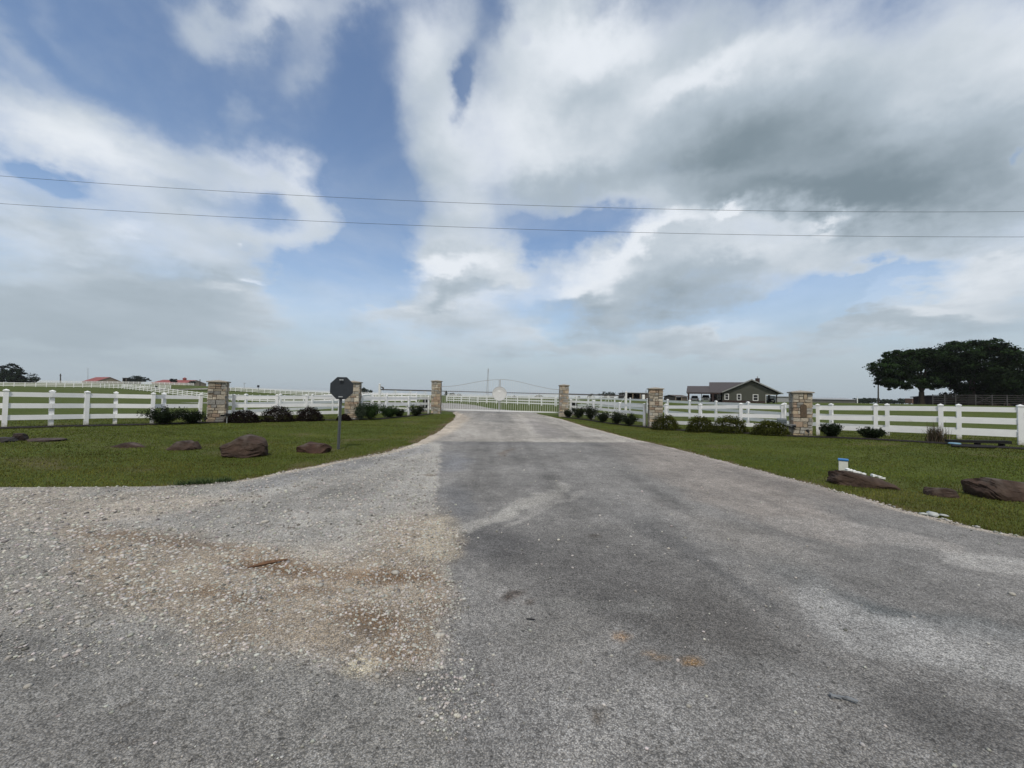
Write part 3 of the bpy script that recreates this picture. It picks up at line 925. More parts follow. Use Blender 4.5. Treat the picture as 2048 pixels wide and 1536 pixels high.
fence('white pasture fence running back behind the left bushes to the gate truss', upx([(418, 20.6), (491, 22.9), (560, 25.3), (624, 27.6), (665, 30.2), (705, 33.2), (742, 37)]), GP)
rr2 = upx([(1113, 57.5), (1153, 52), (1176, 49), (1202, 46), (1229, 42.5), (1260, 39), (1294.6, 35.2), (1335, 31.5), (1379, 28.5), (1432, 25.7), (1496, 22.8), (1569, 20.4), (1663, 18.4), (1775, 16.7), (1918, 15.3), (2105, 13.9)])
fence('long white pasture fence close behind the right entrance fence, below the house', rr2, GP)
g0 = upx([(893, 82), (1110, 58)])
fence('white paddock fence seen through the bars of the gate', [(g0[0][0] + (g0[1][0] - g0[0][0]) * k / 11, g0[0][1] + (g0[1][1] - g0[0][1]) * k / 11) for k in range(12)], GP, far=True)
f2 = along(upx([(-30, 117), (10, 117), (100, 119), (200, 119), (240, 114), (270, 106), (315, 98), (360, 91), (400, 85), (480, 75.5), (560, 68), (640, 62.5), (740, 57), (800, 54.5), (855, 52)]), 2.75)
fence('long white paddock fence curving down the hillside from the far left towards the gate', f2, GP, far=True)
f3 = along(upx([(62, 216), (150, 213), (250, 210), (330, 207), (392, 203)]), 3.2)
fence('white fence along the hilltop in front of the red roofed barns', f3, GP, far=True)
f4 = along(upx([(245, 141), (300, 135), (348, 131.5)]), 2.7)
fence('short white fence on the slope below the small dark shed', f4, GP, far=True)
f5 = along(upx([(452, 137), (464, 135), (540, 128), (590, 121), (690, 112), (780, 107), (862, 103)]), 2.9)
fence('white fence on the low rise beyond the left stone pillar', f5, GP, far=True)
f6 = along(upx([(470, 262), (560, 250), (640, 240), (760, 232), (860, 226)]), 4.2)
fence('farthest white fence on the skyline left of the gate', f6, GP, far=True)
f7 = along(upx([(895, 150), (990, 142), (1110, 132), (1240, 126)]), 3.4)
fence('distant white fence on the skyline behind the gate and truss', f7, GP, far=True)

# ================================================================ STONE PILLARS
STC = [(0.33, 0.285, 0.225), (0.26, 0.225, 0.175), (0.38, 0.34, 0.275), (0.22, 0.175, 0.13), (0.285, 0.27, 0.24), (0.34, 0.27, 0.19), (0.21, 0.20, 0.18), (0.27, 0.20, 0.145)]


def pillar(label, u, v, Y, H, w, rz, plaque=False, footing=False):
    p = at(u, v, Y)
    x, y = p.x, p.y; z = T(x, y)
    root = thing('stone_pillar', label, 'pillar', (x, y, z), 'stone entrance pillars')
    ca, sa = math.cos(rz), math.sin(rz)

    def W(a, b, c):
        return (x + a * ca - b * sa, y + a * sa + b * ca, z + c)
    ht = H - 0.13
    MB().box(W(0, 0, ht / 2 - 0.1), (w - 0.05, w - 0.05, ht + 0.2), rz).build('core', MAT['mortar'], root)
    b = MB()
    for fa in range(4):
        fr = rz + fa * math.pi / 2
        cf_, sf_ = math.cos(fr), math.sin(fr)
        zz = -0.06
        while zz < ht - 0.02:
            rh = random.choice((0.10, 0.13, 0.15, 0.18, 0.24))
            if ht - zz - rh < 0.10: rh = ht - zz
            aa = -w / 2
            while aa < w / 2 - 0.01:
                rl = random.uniform(0.13, 0.36)
                if w / 2 - aa - rl < 0.11: rl = w / 2 - aa
                parts = [(aa, zz, rl, rh)]
                if rh >= 0.18 and rl < 0.26 and random.random() < 0.6:
                    hh = rh * random.uniform(.4, .6); parts = [(aa, zz, rl, hh), (aa, zz + hh, rl, rh - hh)]
                for (a0, z0, l_, h_) in parts:
                    pr = random.uniform(0.0, 0.028)
                    if plaque and fa == 0 and abs(a0 + l_ / 2 - 0.02) < 0.20 and 0.78 < z0 + h_ / 2 < 1.42: pr = 0.0
                    m = a0 + l_ / 2; d = -(w / 2) + 0.03 - pr / 2
                    cx, cy = x + m * cf_ - d * sf_, y + m * sf_ + d * cf_
                    col = random.choice(STC); k = random.uniform(0.75, 1.18); col = (col[0] * 1.2, col[1] * 1.23, col[2] * 1.27)
                    b.box((cx, cy, z + z0 + h_ / 2), (l_ - 0.02, 0.06 + pr, h_ - 0.02), fr, tuple(c * k for c in col), jit=0.006)
                aa += rl
            zz += rh
    b.build('stonework', MAT['stone'], root, bevel=0.006)
    cp = MB(); e = w / 2 + 0.07
    t0, t1 = ht + 0.002, ht + 0.055
    vs = [W(i * e, j * e, t) for t in (t0, t1) for i, j in ((-1, -1), (1, -1), (1, 1), (-1, 1))] + [W(0, 0, H)]
    cp.add(vs, [(3, 2, 1, 0), (0, 1, 5, 4), (1, 2, 6, 5), (2, 3, 7, 6), (3, 0, 4, 7), (4, 5, 8), (5, 6, 8), (6, 7, 8), (7, 4, 8)])
    cp.build('cap', MAT['cap'], root, bevel=0.008)
    if plaque:
        pb = MB(); n = 12
        prof = [(-0.115, 0.80), (0.115, 0.80), (0.115, 1.27)] + [(0.115 * math.cos(t), 1.27 + 0.09 * math.sin(t)) for t in np.linspace(0.2, math.pi - 0.2, n)] + [(-0.115, 1.27)]
        pb.prism(prof, lambda a, c, k: W(a + 0.03, -(w / 2) - (0.032 if k == 0 else 0.002), c))
        pb.build('plaque', MAT['plaque'], root)
    if footing:
        MB().box(W(0, 0, 0.11), (w + 0.10, w + 0.10, 0.30), rz, jit=0.012).build('footing', MAT['cap'], root, bevel=0.01)
    return root, W, w


P1, W1, w1 = pillar('broad stone pillar at the left between the leafy shrubs and dark mounded bushes', 434.5, 843, 19.0, 2.07, 0.70, math.radians(26))
pillar('stone pillar half hidden behind the dark octagonal sign', 705, 838, 22.0, 2.22, 0.74, math.radians(12))
pillar('tall slim stone pillar at the left end of the gate', 872, 827, 30.5, 2.66, 0.70, math.radians(3))
pillar('tall slim stone pillar at the right end of the gate on a pale footing', 1127, 833, 30.0, 2.52, 0.68, math.radians(-3), footing=True)
pillar('stone pillar between scraggly shrubs and a rounded bush, right of the gate', 1310, 855, 22.3, 2.32, 0.72, math.radians(-12))
P6, W6, w6 = pillar('broad stone pillar with a brown plaque and a grey mailbox beside it', 1601, 872, 17.2, 1.98, 0.70, math.radians(-24), plaque=True)

# small lights and the mailbox at the pillars
def spot(label, u, v, Y, col=MAT['black'], lens=True):
    p = on_ground(u, v); p = at(u, v, Y); z = T(p.x, p.y)
    r = thing('garden_spotlight', label, 'garden light', (p.x, p.y, z), 'garden spotlights at the pillars')
    MB().tube((p.x, p.y, z - 0.05), (p.x, p.y, z + 0.16), 0.012).build('stake', col, r)
    MB().path([(p.x, p.y - 0.05, z + 0.13), (p.x, p.y + 0.03, z + 0.20), (p.x, p.y + 0.07, z + 0.24)], [0.03, 0.055, 0.06], 12).build('lamp_head', col, r)
    if lens:
        MB().tube((p.x, p.y - 0.062, z + 0.118), (p.x, p.y - 0.052, z + 0.128), 0.034, n=12).build('lens', MAT['lamp'], r)
    return r


spot('small garden spotlight with a bright lens at the foot of the plaque pillar', 1617, 873, 16.6)
q = at(1554, 842, 16.9)
mzb = thing('mailbox', 'grey metal mailbox on a bracket arm beside the plaque pillar', 'mailbox', (q.x, q.y, T(q.x, q.y)))
a_, bq = at(1555, 842, 16.9), at(1573, 843.5, 16.75)
dv = (bq - a_); dv.z = 0; Lq = dv.length; dv.normalize(); sv = Vector((-dv.y, dv.x, 0))
mb = MB(); prof = [(-0.10, -0.11), (0.10, -0.11), (0.10, 0.06)] + [(0.10 * math.cos(t), 0.06 + 0.07 * math.sin(t)) for t in np.linspace(0.3, math.pi - 0.3, 8)] + [(-0.10, 0.06)]
mb.prism(prof, lambda a, c, k: a_ + dv * (0 if k == 0 else Lq) + sv * a + Vector((0, 0, c)))
mb.build('box', MAT['mailbox'], mzb)
b = MB(); b.prism([(s * 0.93, c * 0.93) for s, c in prof], lambda a, c, k: a_ - dv * (0.018 if k == 0 else 0.001) + sv * a + Vector((0, 0, c)))
b.build('door', MAT['mailbox'], mzb)
arm_end = at(1590, 846, 16.95)
MB().beam(bq - dv * 0.2 + Vector((0, 0, -0.14)), arm_end + Vector((0, 0, -0.08)), 0.09, 0.05).build('arm', MAT['grey'], mzb)
MB().beam(bq - dv * 0.08 + Vector((0, 0, -0.16)), arm_end + Vector((0, 0, -0.26)), 0.05, 0.05).build('brace', MAT['black'], mzb)
MB().beam(bq - dv * 0.1 + Vector((0, 0, -0.16)), (bq.x - dv.x * 0.1, bq.y - dv.y * 0.1, T(bq.x, bq.y) - 0.1), 0.06, 0.06).build('support_post', MAT['signpost'], mzb)
q = at(1588.5, 853, 16.55)
lb = thing('wall_lamp', 'little dark lamp box fixed low on the plaque pillar', 'lamp', (q.x, q.y, q.z))
MB().box(q, (0.11, 0.09, 0.10), -0.4).build('housing', MAT['black'], lb)
MB().box((q.x - 0.02, q.y - 0.05, q.z - 0.01), (0.07, 0.03, 0.05), -0.4).build('lens', MAT['glass'], lb)
q = at(445.5, 831, 18.42)
lb = thing('wall_lamp', 'little dark lamp box low on the broad left pillar', 'lamp', (q.x, q.y, q.z))
MB().box(q, (0.16, 0.10, 0.09), 0.45).build('housing', MAT['black'], lb)
MB().box((q.x + 0.02, q.y - 0.055, q.z - 0.01), (0.10, 0.03, 0.05), 0.45).build('lens', MAT['glass'], lb)
q = at(456, 841, 18.4); zq = T(q.x, q.y)
jb = thing('utility_box', 'dark box on a short stake between the left pillar and bushes', 'utility box', (q.x, q.y, zq))
MB().box((q.x, q.y, zq + 0.40), (0.19, 0.12, 0.13), 0.3).build('housing', MAT['black'], jb, bevel=0.01)
MB().beam((q.x - 0.05, q.y, zq - 0.1), (q.x - 0.05, q.y, zq + 0.36), 0.05, 0.03).build('stake', MAT['steel'], jb)
q = at(412, 844, 18.2); zq = T(q.x, q.y)
spot('small dark garden spotlight at the foot of the broad left pillar', 410, 845, 18.2, lens=False)

# ================================================================ SLIDING GATE
GL, GR = at(881, 800, 31.6), at(1119, 800, 31.0)
gd_ = Vector((GR.x - GL.x, GR.y - GL.y, 0)); GW = gd_.length; gd_.normalize(); gn_ = Vector((-gd_.y, gd_.x, 0))
ZB, ZP = 0.44, 1.93


def gp(s, z, off=0.0):
    p = Vector((GL.x, GL.y, 0)) + gd_ * s + gn_ * off
    return Vector((p.x, p.y, z - 0.05 * s / GW))


def gtop(s):
    t = s / GW
    return 2.30 + (0.67 if t < .5 else 0.70) * 0.5 * (1 - math.cos(2 * math.pi * t)) - (0.02 if t > 0.9 else 0)


def leaf(s0, s1, tail0, tail1, label, with_tail_label):
    root = thing('sliding_gate_leaf', label, 'gate', gp(s0, ZB), 'two leaves of the entrance gate')
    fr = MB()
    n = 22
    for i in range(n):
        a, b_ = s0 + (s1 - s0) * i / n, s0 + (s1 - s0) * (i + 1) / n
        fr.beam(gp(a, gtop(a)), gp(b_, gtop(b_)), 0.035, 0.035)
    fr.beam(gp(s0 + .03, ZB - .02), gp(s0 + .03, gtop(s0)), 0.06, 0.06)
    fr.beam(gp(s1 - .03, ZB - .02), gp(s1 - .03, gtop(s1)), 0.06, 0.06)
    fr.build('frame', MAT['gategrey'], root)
    MB().beam(gp(s0, ZB), gp(s1, ZB), 0.07, 0.10).build('bottom_rail', MAT['gatewhite'], root)
    MB().beam(gp(s0, ZP, 0.06), gp(s1, ZP, 0.06), 0.06, 0.06).build('top_pipe', MAT['dsteel'], root)
    k = 0
    s = s0 + 0.19
    while s < s1 - 0.1:
        MB().beam(gp(s, ZB + .04), gp(s, gtop(s) - .02), 0.017, 0.017).build('picket', MAT['gatewhite'], root)
        s += 0.185
    # curls under the pipe
    s = s0 + 0.28
    cu = MB()
    while s < s1 - 0.3:
        cu.beam(gp(s, ZP - 0.04, 0.02), gp(s + 0.09, ZP - 0.30, 0.02), 0.016, 0.016)
        s += 0.37
    cu.build('scrollwork', MAT['gatewhite'], root)
    # cantilever tail: trussed frame behind the fence
    MB().beam(gp(tail0, ZP, 0.06), gp(tail1, ZP, 0.06), 0.08, 0.10).build('tail_top_pipe', MAT['dsteel'], root)
    MB().beam(gp(tail0, ZB, 0.02), gp(tail1, ZB, 0.02), 0.07, 0.10).build('tail_bottom_rail', MAT['gatewhite'], root)
    tr = MB(); m = 4
    for i in range(m):
        a = tail0 + (tail1 - tail0) * i / m; b_ = tail0 + (tail1 - tail0) * (i + 1) / m; mid = b_
        tr.beam(gp(b_, ZB), gp(b_, ZP - 0.04), 0.045, 0.045)
        w_ = (b_ - a)
        for e0, z0, e1, z1 in ((a + .03, ZP - .05, a + w_ * .5, ZB + .45), (b_ - .03, ZP - .05, a + w_ * .5, ZB + .45), (a + w_ * .15, ZB + .05, a + w_ * .5, ZB + .45), (b_ - w_ * .15, ZB + .05, a + w_ * .5, ZB + .45)):
            tr.beam(gp(e0, z0), gp(e1, z1), 0.028, 0.028)
    tr.beam(gp(tail0, ZB), gp(tail0, ZP), 0.05, 0.05)
    tr.build('truss', MAT['gatewhite'], root)
    return root


pxm = GW / 238.0
LF = leaf(0.0, GW / 2 - 0.02, -124 * pxm, -0.02, 'left leaf of the white arched picket gate, carrying the round medallion and a truss tail', 0)
RF = leaf(GW / 2 + 0.02, GW, GW + 127 * pxm, GW + 0.02, 'right leaf of the white arched picket gate with its truss tail behind shrubs', 0)
mc = gp(GW / 2, 1.83, -0.07)
md = MB(); prof = [(0.585 * math.cos(t), 0.585 * math.sin(t)) for t in np.linspace(0, 2 * math.pi, 41)[:-1]]
md.prism(prof, lambda a, c, k: mc + gd_ * a + Vector((0, 0, c)) + gn_ * (0.02 if k else -0.01))
dsk = md.build('medallion', M('medallion_plate', (0.60, 0.61, 0.61), 0.6, 0.06, 5), LF)
rg = MB()
for i in range(40):
    t0, t1 = 2 * math.pi * i / 40, 2 * math.pi * (i + 1) / 40
    rg.beam(mc + gd_ * 0.565 * math.cos(t0) + Vector((0, 0, 0.565 * math.sin(t0))) - gn_ * .018, mc + gd_ * 0.565 * math.cos(t1) + Vector((0, 0, 0.565 * math.sin(t1))) - gn_ * .018, 0.03, 0.045)
for i in range(14):
    t0, t1 = math.pi * (0.12 + 0.76 * i / 14), math.pi * (0.12 + 0.76 * (i + 1) / 14)
    rg.beam(mc + gd_ * 0.44 * math.cos(t0) + Vector((0, 0, 0.40 * math.sin(t0))) - gn_ * .014, mc + gd_ * 0.44 * math.cos(t1) + Vector((0, 0, 0.40 * math.sin(t1))) - gn_ * .014, 0.02, 0.05)
rg.build('rim', M('medallion_rim', (0.47, 0.48, 0.48), 0.6, 0.06, 5), dsk)
em = MB(); pr = [(-.13, .27), (-.05, .24), (0, .26), (.06, .24), (.13, .28), (.09, .18), (.03, .12), (-.03, .12), (-.09, .18)]
em.prism(pr, lambda a, c, k: mc + gd_ * a + Vector((0, 0, c)) - gn_ * (0.012 if k else 0.03))
em.build('emblem', MAT['white'], dsk)

# roller posts that carry the sliding leaves
for lab, s, top in (('tall white guide post at the outer end of the left gate truss', -126 * pxm, 2.28), ('white guide post at the outer end of the right gate truss', GW + 129 * pxm, 1.93)):
    p = gp(s, 0); zt = T(p.x, p.y)
    r = thing('guide_post', lab, 'post', (p.x, p.y, zt), 'guide posts of the sliding gate')
    MB().box((p.x, p.y, zt + top / 2 - .1), (0.14, 0.14, top + .2)).build('shaft', MAT['gatewhite'], r)
    MB().lathe((p.x, p.y, zt + top), [(0.09, 0.0), (0.09, 0.03), (0.02, 0.07)], 10).build('finial', MAT['gatewhite'], r)
    q0 = p + gd_ * 0.12 * (1 if s < 0 else -1)
    MB().path([(q0.x - .0, q0.y, zt + top - 0.22), (q0.x + gd_.x * .16, q0.y, zt + top - 0.28), (q0.x + gd_.x * .22, q0.y, zt + top - 0.5)] if s < 0 else
              [(q0.x, q0.y, zt + top - 0.22), (q0.x - gd_.x * .1, q0.y, zt + top - 0.3), (q0.x - gd_.x * .12, q0.y, zt + top - 0.42)], [0.05, 0.075, 0.05], 8).build('roller_hood', MAT['dsteel'], r)
# gate operator cabinets beside the pillars
for lab, u, Y in (('black gate motor cabinet behind the fence left of the gate', 851.5, 32.6), ('black gate motor cabinet behind shrubs right of the gate', 1149, 32.0)):
    p = at(u, 815, Y); zt = T(p.x, p.y)
    r = thing('gate_operator', lab, 'gate motor', (p.x, p.y, zt), 'gate motors')
    MB().box((p.x, p.y, zt + 0.62), (0.42, 0.36, 1.06)).build('cabinet', MAT['black'], r, bevel=0.02)
    MB().box((p.x, p.y, zt + 0.02), (0.6, 0.55, 0.14)).build('base', MAT['cap'], r)

# ================================================================ ROAD SIGN (seen from behind)
sb = at(676.5, 897, 11.0); stp = at(683.5, 757, 11.0)
zb = T(sb.x, sb.y)
sg = thing('road_sign', 'octagonal road sign seen from behind on a slightly leaning grey post', 'road sign', (sb.x, sb.y, zb))
ax = (stp - Vector((sb.x, sb.y, zb))).normalized()
side = Vector((1, 0.12, 0)).normalized(); nrm = Vector((0.12, -1, 0)).normalized()
po = MB()
base_ = Vector((sb.x, sb.y, zb - 0.2)); top_ = stp - ax * 0.04
for off, wd, th in ((Vector((0, 0, 0)), 0.052, 0.006),):
    po.prism([(-.04, 0), (-.026, 0), (-.015, .03), (.015, .03), (.026, 0), (.04, 0), (.04, .006), (.022, .006), (.012, .036), (-.012, .036), (-.022, .006), (-.04, .006)],
             lambda a, c, k: (base_ if k == 0 else top_) + side * a + nrm * c)
po.build('post', MAT['signpost'], sg)
cc_ = at(683.2, 776.3, 10.95)
rad_o = 0.315 / math.cos(math.pi / 8)
oc = [(rad_o * math.cos(math.pi / 8 + i * math.pi / 4), rad_o * math.sin(math.pi / 8 + i * math.pi / 4)) for i in range(8)]
up_ = ax
MB().prism(oc, lambda a, c, k: cc_ + side * a + up_ * c - nrm * (0.004 if k == 0 else 0.007)).build('panel', MAT['signback'], sg)
MB().prism([(a * .985, c * .985) for a, c in oc], lambda a, c, k: cc_ + side * a + up_ * c - nrm * (0.0075 if k == 0 else 0.009)).build('face', MAT['signred'], sg)
for z in (0.235, -0.245):
    c0 = cc_ + up_ * z + nrm * 0.045
    MB().beam(c0 - side * 0.055, c0 + side * 0.055, 0.03, 0.028).build('bracket', MAT['steel'], sg)

for k in range(26):
    c0 = base_ + ax * (0.35 + k * 0.055) + nrm * 0.0365
    MB().beam(c0 - side * 0.005, c0 + side * 0.005, 0.0015, 0.014).build('punched_hole', MAT['black'], sg) if k < 22 else None
for z in (0.235, -0.245):
    c0 = cc_ + up_ * z + nrm * 0.062
    MB().tube(c0, c0 + nrm * 0.012, 0.010, n=6).build('bolt', MAT['steel'], sg)

# ================================================================ BOULDERS
def boulder(label, u, v, w, h, d, rz=0.0, seed=0, flat=0.5, group=None, tone=(0.062, 0.039, 0.029), tilt=0.0, yoff=0.0, z=None, skew=0.0, box=0.8, prof=None, fit=None):
    p = on_ground(u, v)
    p.y += yoff
    z = T(p.x, p.y) if z is None else z
    rng = np.random.default_rng(seed)
    # subdivided sphere
    import bmesh
    bm = bmesh.new(); bmesh.ops.create_icosphere(bm, subdivisions=5, radius=1.0)
    V = np.array([x.co[:] for x in bm.verts]); Fc = np.array([[q.index for q in f.verts] for f in bm.faces]); bm.free()
    # boxier, then cut by random planes so that it gets facets
    V = np.sign(V) * np.abs(V) ** box
    for k in range(16):
        n_ = rng.normal(size=3); n_ /= np.linalg.norm(n_)
        if n_[2] < -0.2: n_[2] *= -1
        dd = rng.uniform(0.72, 1.02)
        s = V @ n_; over = np.maximum(s - dd, 0)
        V = V - over[:, None] * n_[None] * 0.96
    top = V[:, 2] > flat
    V[:, 2] = np.where(top, flat + (V[:, 2] - flat) * 0.25, V[:, 2])
    f1 = fbm(V[:, 0] * 1.8 + V[:, 2] * .9 + 7 + seed, V[:, 1] * 1.8 + V[:, 2] * 1.4 + 3, seed, 5)
    f2 = fbm(V[:, 0] * 2.0 + 5, V[:, 2] * 9 + V[:, 1] * 1.5, seed + 9, 4)
    V = V * (1 + 0.20 * f1 + 0.15 * f2)[:, None]
    V[:, 2] -= (V[:, 2].min())
    V[:, 2] = V[:, 2] / V[:, 2].max()
    V[:, 0] *= 1 / np.abs(V[:, 0]).max(); V[:, 1] *= 1 / np.abs(V[:, 1]).max()
    if prof is not None:
        bi = np.clip(((V[:, 0] + 1) * 12).astype(int), 0, 23)
        mx_ = np.array([V[bi == k, 2].max() if (bi == k).any() else 1 for k in range(24)])
        V[:, 2] /= np.interp(V[:, 0], (np.arange(24) + .5) / 12 - 1, mx_) ** 0.85
        pp = np.array(prof); V[:, 2] *= np.interp(V[:, 0], pp[:, 0], pp[:, 1]) * (1 - 0.35 * np.clip(V[:, 1], -1, 0) ** 4)
    V[:, 2] += skew * V[:, 0]
    x = V[:, 0] * w / 2; y = V[:, 1] * d / 2; zz = V[:, 2] * (h + 0.10) - 0.10
    zz = zz + tilt * x
    c_, s_ = math.cos(rz), math.sin(rz)
    Wd = np.column_stack([p.x + x * c_ - y * s_, p.y + d * 0.42 + x * s_ + y * c_, z + zz])
    if fit is not None:
        u0, u1, v0 = fit
        for _ in range(4):
            vis = Wd[:, 2] > z + 0.03
            uu, vv = to_px(Wd[vis])
            k = (u1 - u0) / (uu.max() - uu.min()); kz = (v - v0) / (v - vv.min())
            cxx = (Wd[:, 0].max() + Wd[:, 0].min()) / 2; cyy = Wd[:, 1].min()
            Wd[:, 0] = cxx + (Wd[:, 0] - cxx) * k; Wd[:, 1] = cyy + (Wd[:, 1] - cyy) * min(1, k ** .5)
            Wd[:, 2] = z + (Wd[:, 2] - z) * np.clip(kz, .6, 1.5)
            uu, vv = to_px(Wd[Wd[:, 2] > z + 0.03])
            Wd[:, 0] += ((u0 + u1) / 2 - (uu.min() + uu.max()) / 2) * Wd[:, 1].mean() / F
    n2 = fbm(x * 3 + seed, y * 3 + zz * 5, 5 + seed, 4)
    pale_top = np.clip(fbm(x * 5 + 3, y * 5 + 2 + zz, 17 + seed, 3) * 3, 0, 1)[:, None] * np.clip((V[:, 2] - 0.45) * 2.2, 0, 1)[:, None]  # paler patches over the upper part
    col = np.array(tone)[None] * (1 + 0.9 * n2)[:, None]
    col = col * (1 - 0.75 * pale_top) + np.array([[0.16, 0.138, 0.120]]) * 0.75 * pale_top
    o = np_mesh('boulder', Wd, Fc, MAT['rock'], col=np.clip(col * 0.72, 0.006, 1), smooth=True)
    o.data.set_sharp_from_angle(angle=math.radians(28)) if hasattr(o.data, 'set_sharp_from_angle') else None
    o.data.transform(Matrix.Translation((-p.x, -p.y, -z))); o.location = (p.x, p.y, z)
    tag(o, label, 'boulder', group or 'rust brown boulders on the lawns')
    return o


boulder('largest rust brown boulder, squat with a flat grey top, on the left lawn', 487, 916, 1.20, 0.55, 0.85, prof=[(-1,.42),(-.85,.64),(-.5,.8),(-.15,1.0),(.2,.97),(.55,.88),(.85,.78),(1,.55)], seed=3, fit=(438,537,868), flat=0.85, rz=0.1)
boulder('long low red-brown boulder beside the sign post', 629, 907, 0.98, 0.29, 0.55, prof=[(-1,.15),(-.75,.8),(-.4,1),(0,.92),(.4,.95),(.8,1.0),(.97,.9),(1,.7)], box=.6, seed=5, fit=(592,665,883), flat=0.7, tone=(0.070, 0.038, 0.027), skew=0.03)
boulder('craggy dark boulder second to the left of the largest one', 369, 901, 0.90, 0.25, 0.6, prof=[(-1,.12),(-.6,.55),(-.2,.95),(.2,1),(.5,.82),(.75,.97),(.95,.55),(1,.3)], box=.65, seed=8, fit=(335,403,880), flat=0.55)['label'] = 'craggy low reddish boulder just left of the largest boulder'
boulder('thin flat reddish rock lying in the grass, half sunk', 254, 897, 0.84, 0.16, 0.5, prof=[(-1,.4),(-.5,.6),(0,1),(.4,.8),(.8,.5),(1,.2)], seed=12, fit=(222,287,884), flat=0.5)
boulder('small dark boulder with an undercut front near the left edge', 39, 892, 0.52, 0.33, 0.42, seed=15, fit=(20,58,866), flat=0.6, tone=(0.045, 0.032, 0.028))
boulder('broad flat rock slab in bare soil right of the undercut dark boulder', 92, 893, 1.15, 0.15, 0.75, seed=18, fit=(50,136,877), flat=0.4, tone=(0.07, 0.048, 0.042))
boulder('grey flat rock cut off by the left edge of the photo', -22, 896, 0.55, 0.13, 0.55, seed=21, flat=0.5, tone=(0.055, 0.05, 0.048))
boulder('long sloping brown boulder in front of the blue capped box', 1726, 978, 1.52, 0.33, 0.55, prof=[(-1,.35),(-.8,.95),(-.5,1),(0,.88),(.5,.7),(.8,.5),(1,.15)], box=.6, seed=24, fit=(1654,1798,940), flat=0.6, rz=-0.33, tone=(0.066, 0.042, 0.030), yoff=0.10, skew=-0.06)
boulder('smallest brown rock just left of the big layered slab', 1881, 995, 0.62, 0.16, 0.36, seed=27, fit=(1845,1919,973), flat=0.55, rz=-0.25)
boulder('big layered brown slab at the right edge of the lawn', 2010, 1003, 1.42, 0.40, 0.75, prof=[(-1,.85),(-.9,1),(-.5,.97),(0,.9),(1,.8)], box=.55, seed=31, fit=(1921,2110,954), flat=0.72, rz=-0.12, tone=(0.064, 0.040, 0.029))

# white box with a blue lid behind the sloping boulder, and the pale scraps near it
q = at(1686.5, 943, 9.0); zq = T(q.x, q.y)
ub = thing('marker_box', 'white plastic box with a bright blue lid behind the sloping boulder', 'utility box', (q.x, q.y, zq))
MB().box((q.x, q.y, zq + 0.11), (0.165, 0.165, 0.30), -0.70).build('box', MAT['pedestal'], ub, bevel=0.01)
MB().box((q.x, q.y, zq + 0.284), (0.19, 0.19, 0.04), -0.70).build('lid', MAT['blue'], ub, bevel=0.012)
for lab, u, v, Y, w_, rz in (('white plastic scrap lying on top of the sloping boulder', 1714, 943.5, 8.35, 0.34, -0.3), ('thin pale strip at the back edge of the sloping boulder', 1758, 953, 8.2, 0.22, -0.25)):
    q = at(u, v, Y)
    b = MB(); n = 7
    for i in range(n):
        b.box((q.x + (i - n / 2) * w_ / n, q.y + random.uniform(-.02, .02) - (i - n / 2) * w_ / n * math.tan(-rz) * 0.3, q.z - (i - n / 2) * w_ / n * 0.28 - .01), (w_ / n * 1.3, 0.10, 0.035), rz, jit=0.008)
    o = b.build('plastic_scrap', MAT['white'], None)
    tag(o, lab, 'scrap')
q = at(1865, 1037, 5.55)
rng_ = np.random.default_rng(4)
Wq, Fq, Cq = stones(np.array([0., .13, -.1]), np.array([0., -.03, .02]), np.array([0., 0, 0]), np.array([.09, .06, .05]), np.array([[.42, .44, .42]] * 3), rng_)
Wq[:, 2] *= 0.45
o = np_mesh('broken_concrete', Wq + np.array([q.x, q.y, 0.03]), Fq, MAT['stonechip'], col=Cq)
tag(o, 'pale lump of broken concrete at the right grass edge', 'concrete lump')

# litter on the asphalt
q = on_ground(1061, 1247)
o = MB().tube((q.x - 0.03, q.y + 0.002, 0.032), (q.x + 0.03, q.y - 0.005, 0.032), 0.004, n=6).build('black_stick', MAT['black']); tag(o, 'thin black stick lying on the bare asphalt', 'stick')
a_, b_ = on_ground(495, 1143), on_ground(575, 1126)
mid_ = (a_ + b_) / 2
o = MB().path([(a_.x, a_.y, .035), (mid_.x, mid_.y - .01, .045), (b_.x, b_.y, .035)], [0.006, 0.018, 0.008], 6).build('wood_splinter', MAT['wood']); tag(o, 'reddish splinter of wood lying on the brown dirt', 'wood splinter')
q = on_ground(1672, 1406)
o = MB()
for dx, dy, l, rz in ((0, 0, .045, -.5), (.03, -.006, .035, -.35), (.065, -.022, .05, -.7), (-.018, .006, .03, 1.2)):
    o.box((q.x + dx, q.y + dy, .037), (l, 0.014, 0.006), rz, jit=.003)
o = o.build('strap_scrap', MAT['grey']); tag(o, 'crumpled dark strip of plastic on the asphalt', 'scrap')

# ================================================================ POWER LINES
def wire(label, pix, Y=16.0):
    P = [at(u, v, Y) for u, v in pix]
    co = np.polyfit([p.x for p in P], [p.z for p in P], 2)
    xs_ = np.linspace(-75, 75, 90)
    pts = [(x, Y, float(np.polyval(co, x))) for x in xs_]
    o = MB().path(pts, [0.0068] * len(pts), 6).build('power_line', MAT['wire'], smooth=True)
    tag(o, label, 'cable', 'two overhead wires')


wire('upper of the two thin overhead wires crossing the sky', [(0, 352), (520, 386), (1024, 410), (1650, 423), (2048, 423)])
wire('lower of the two thin overhead wires crossing the sky', [(0, 407), (520, 437), (1024, 458), (1624, 471), (2048, 474)])

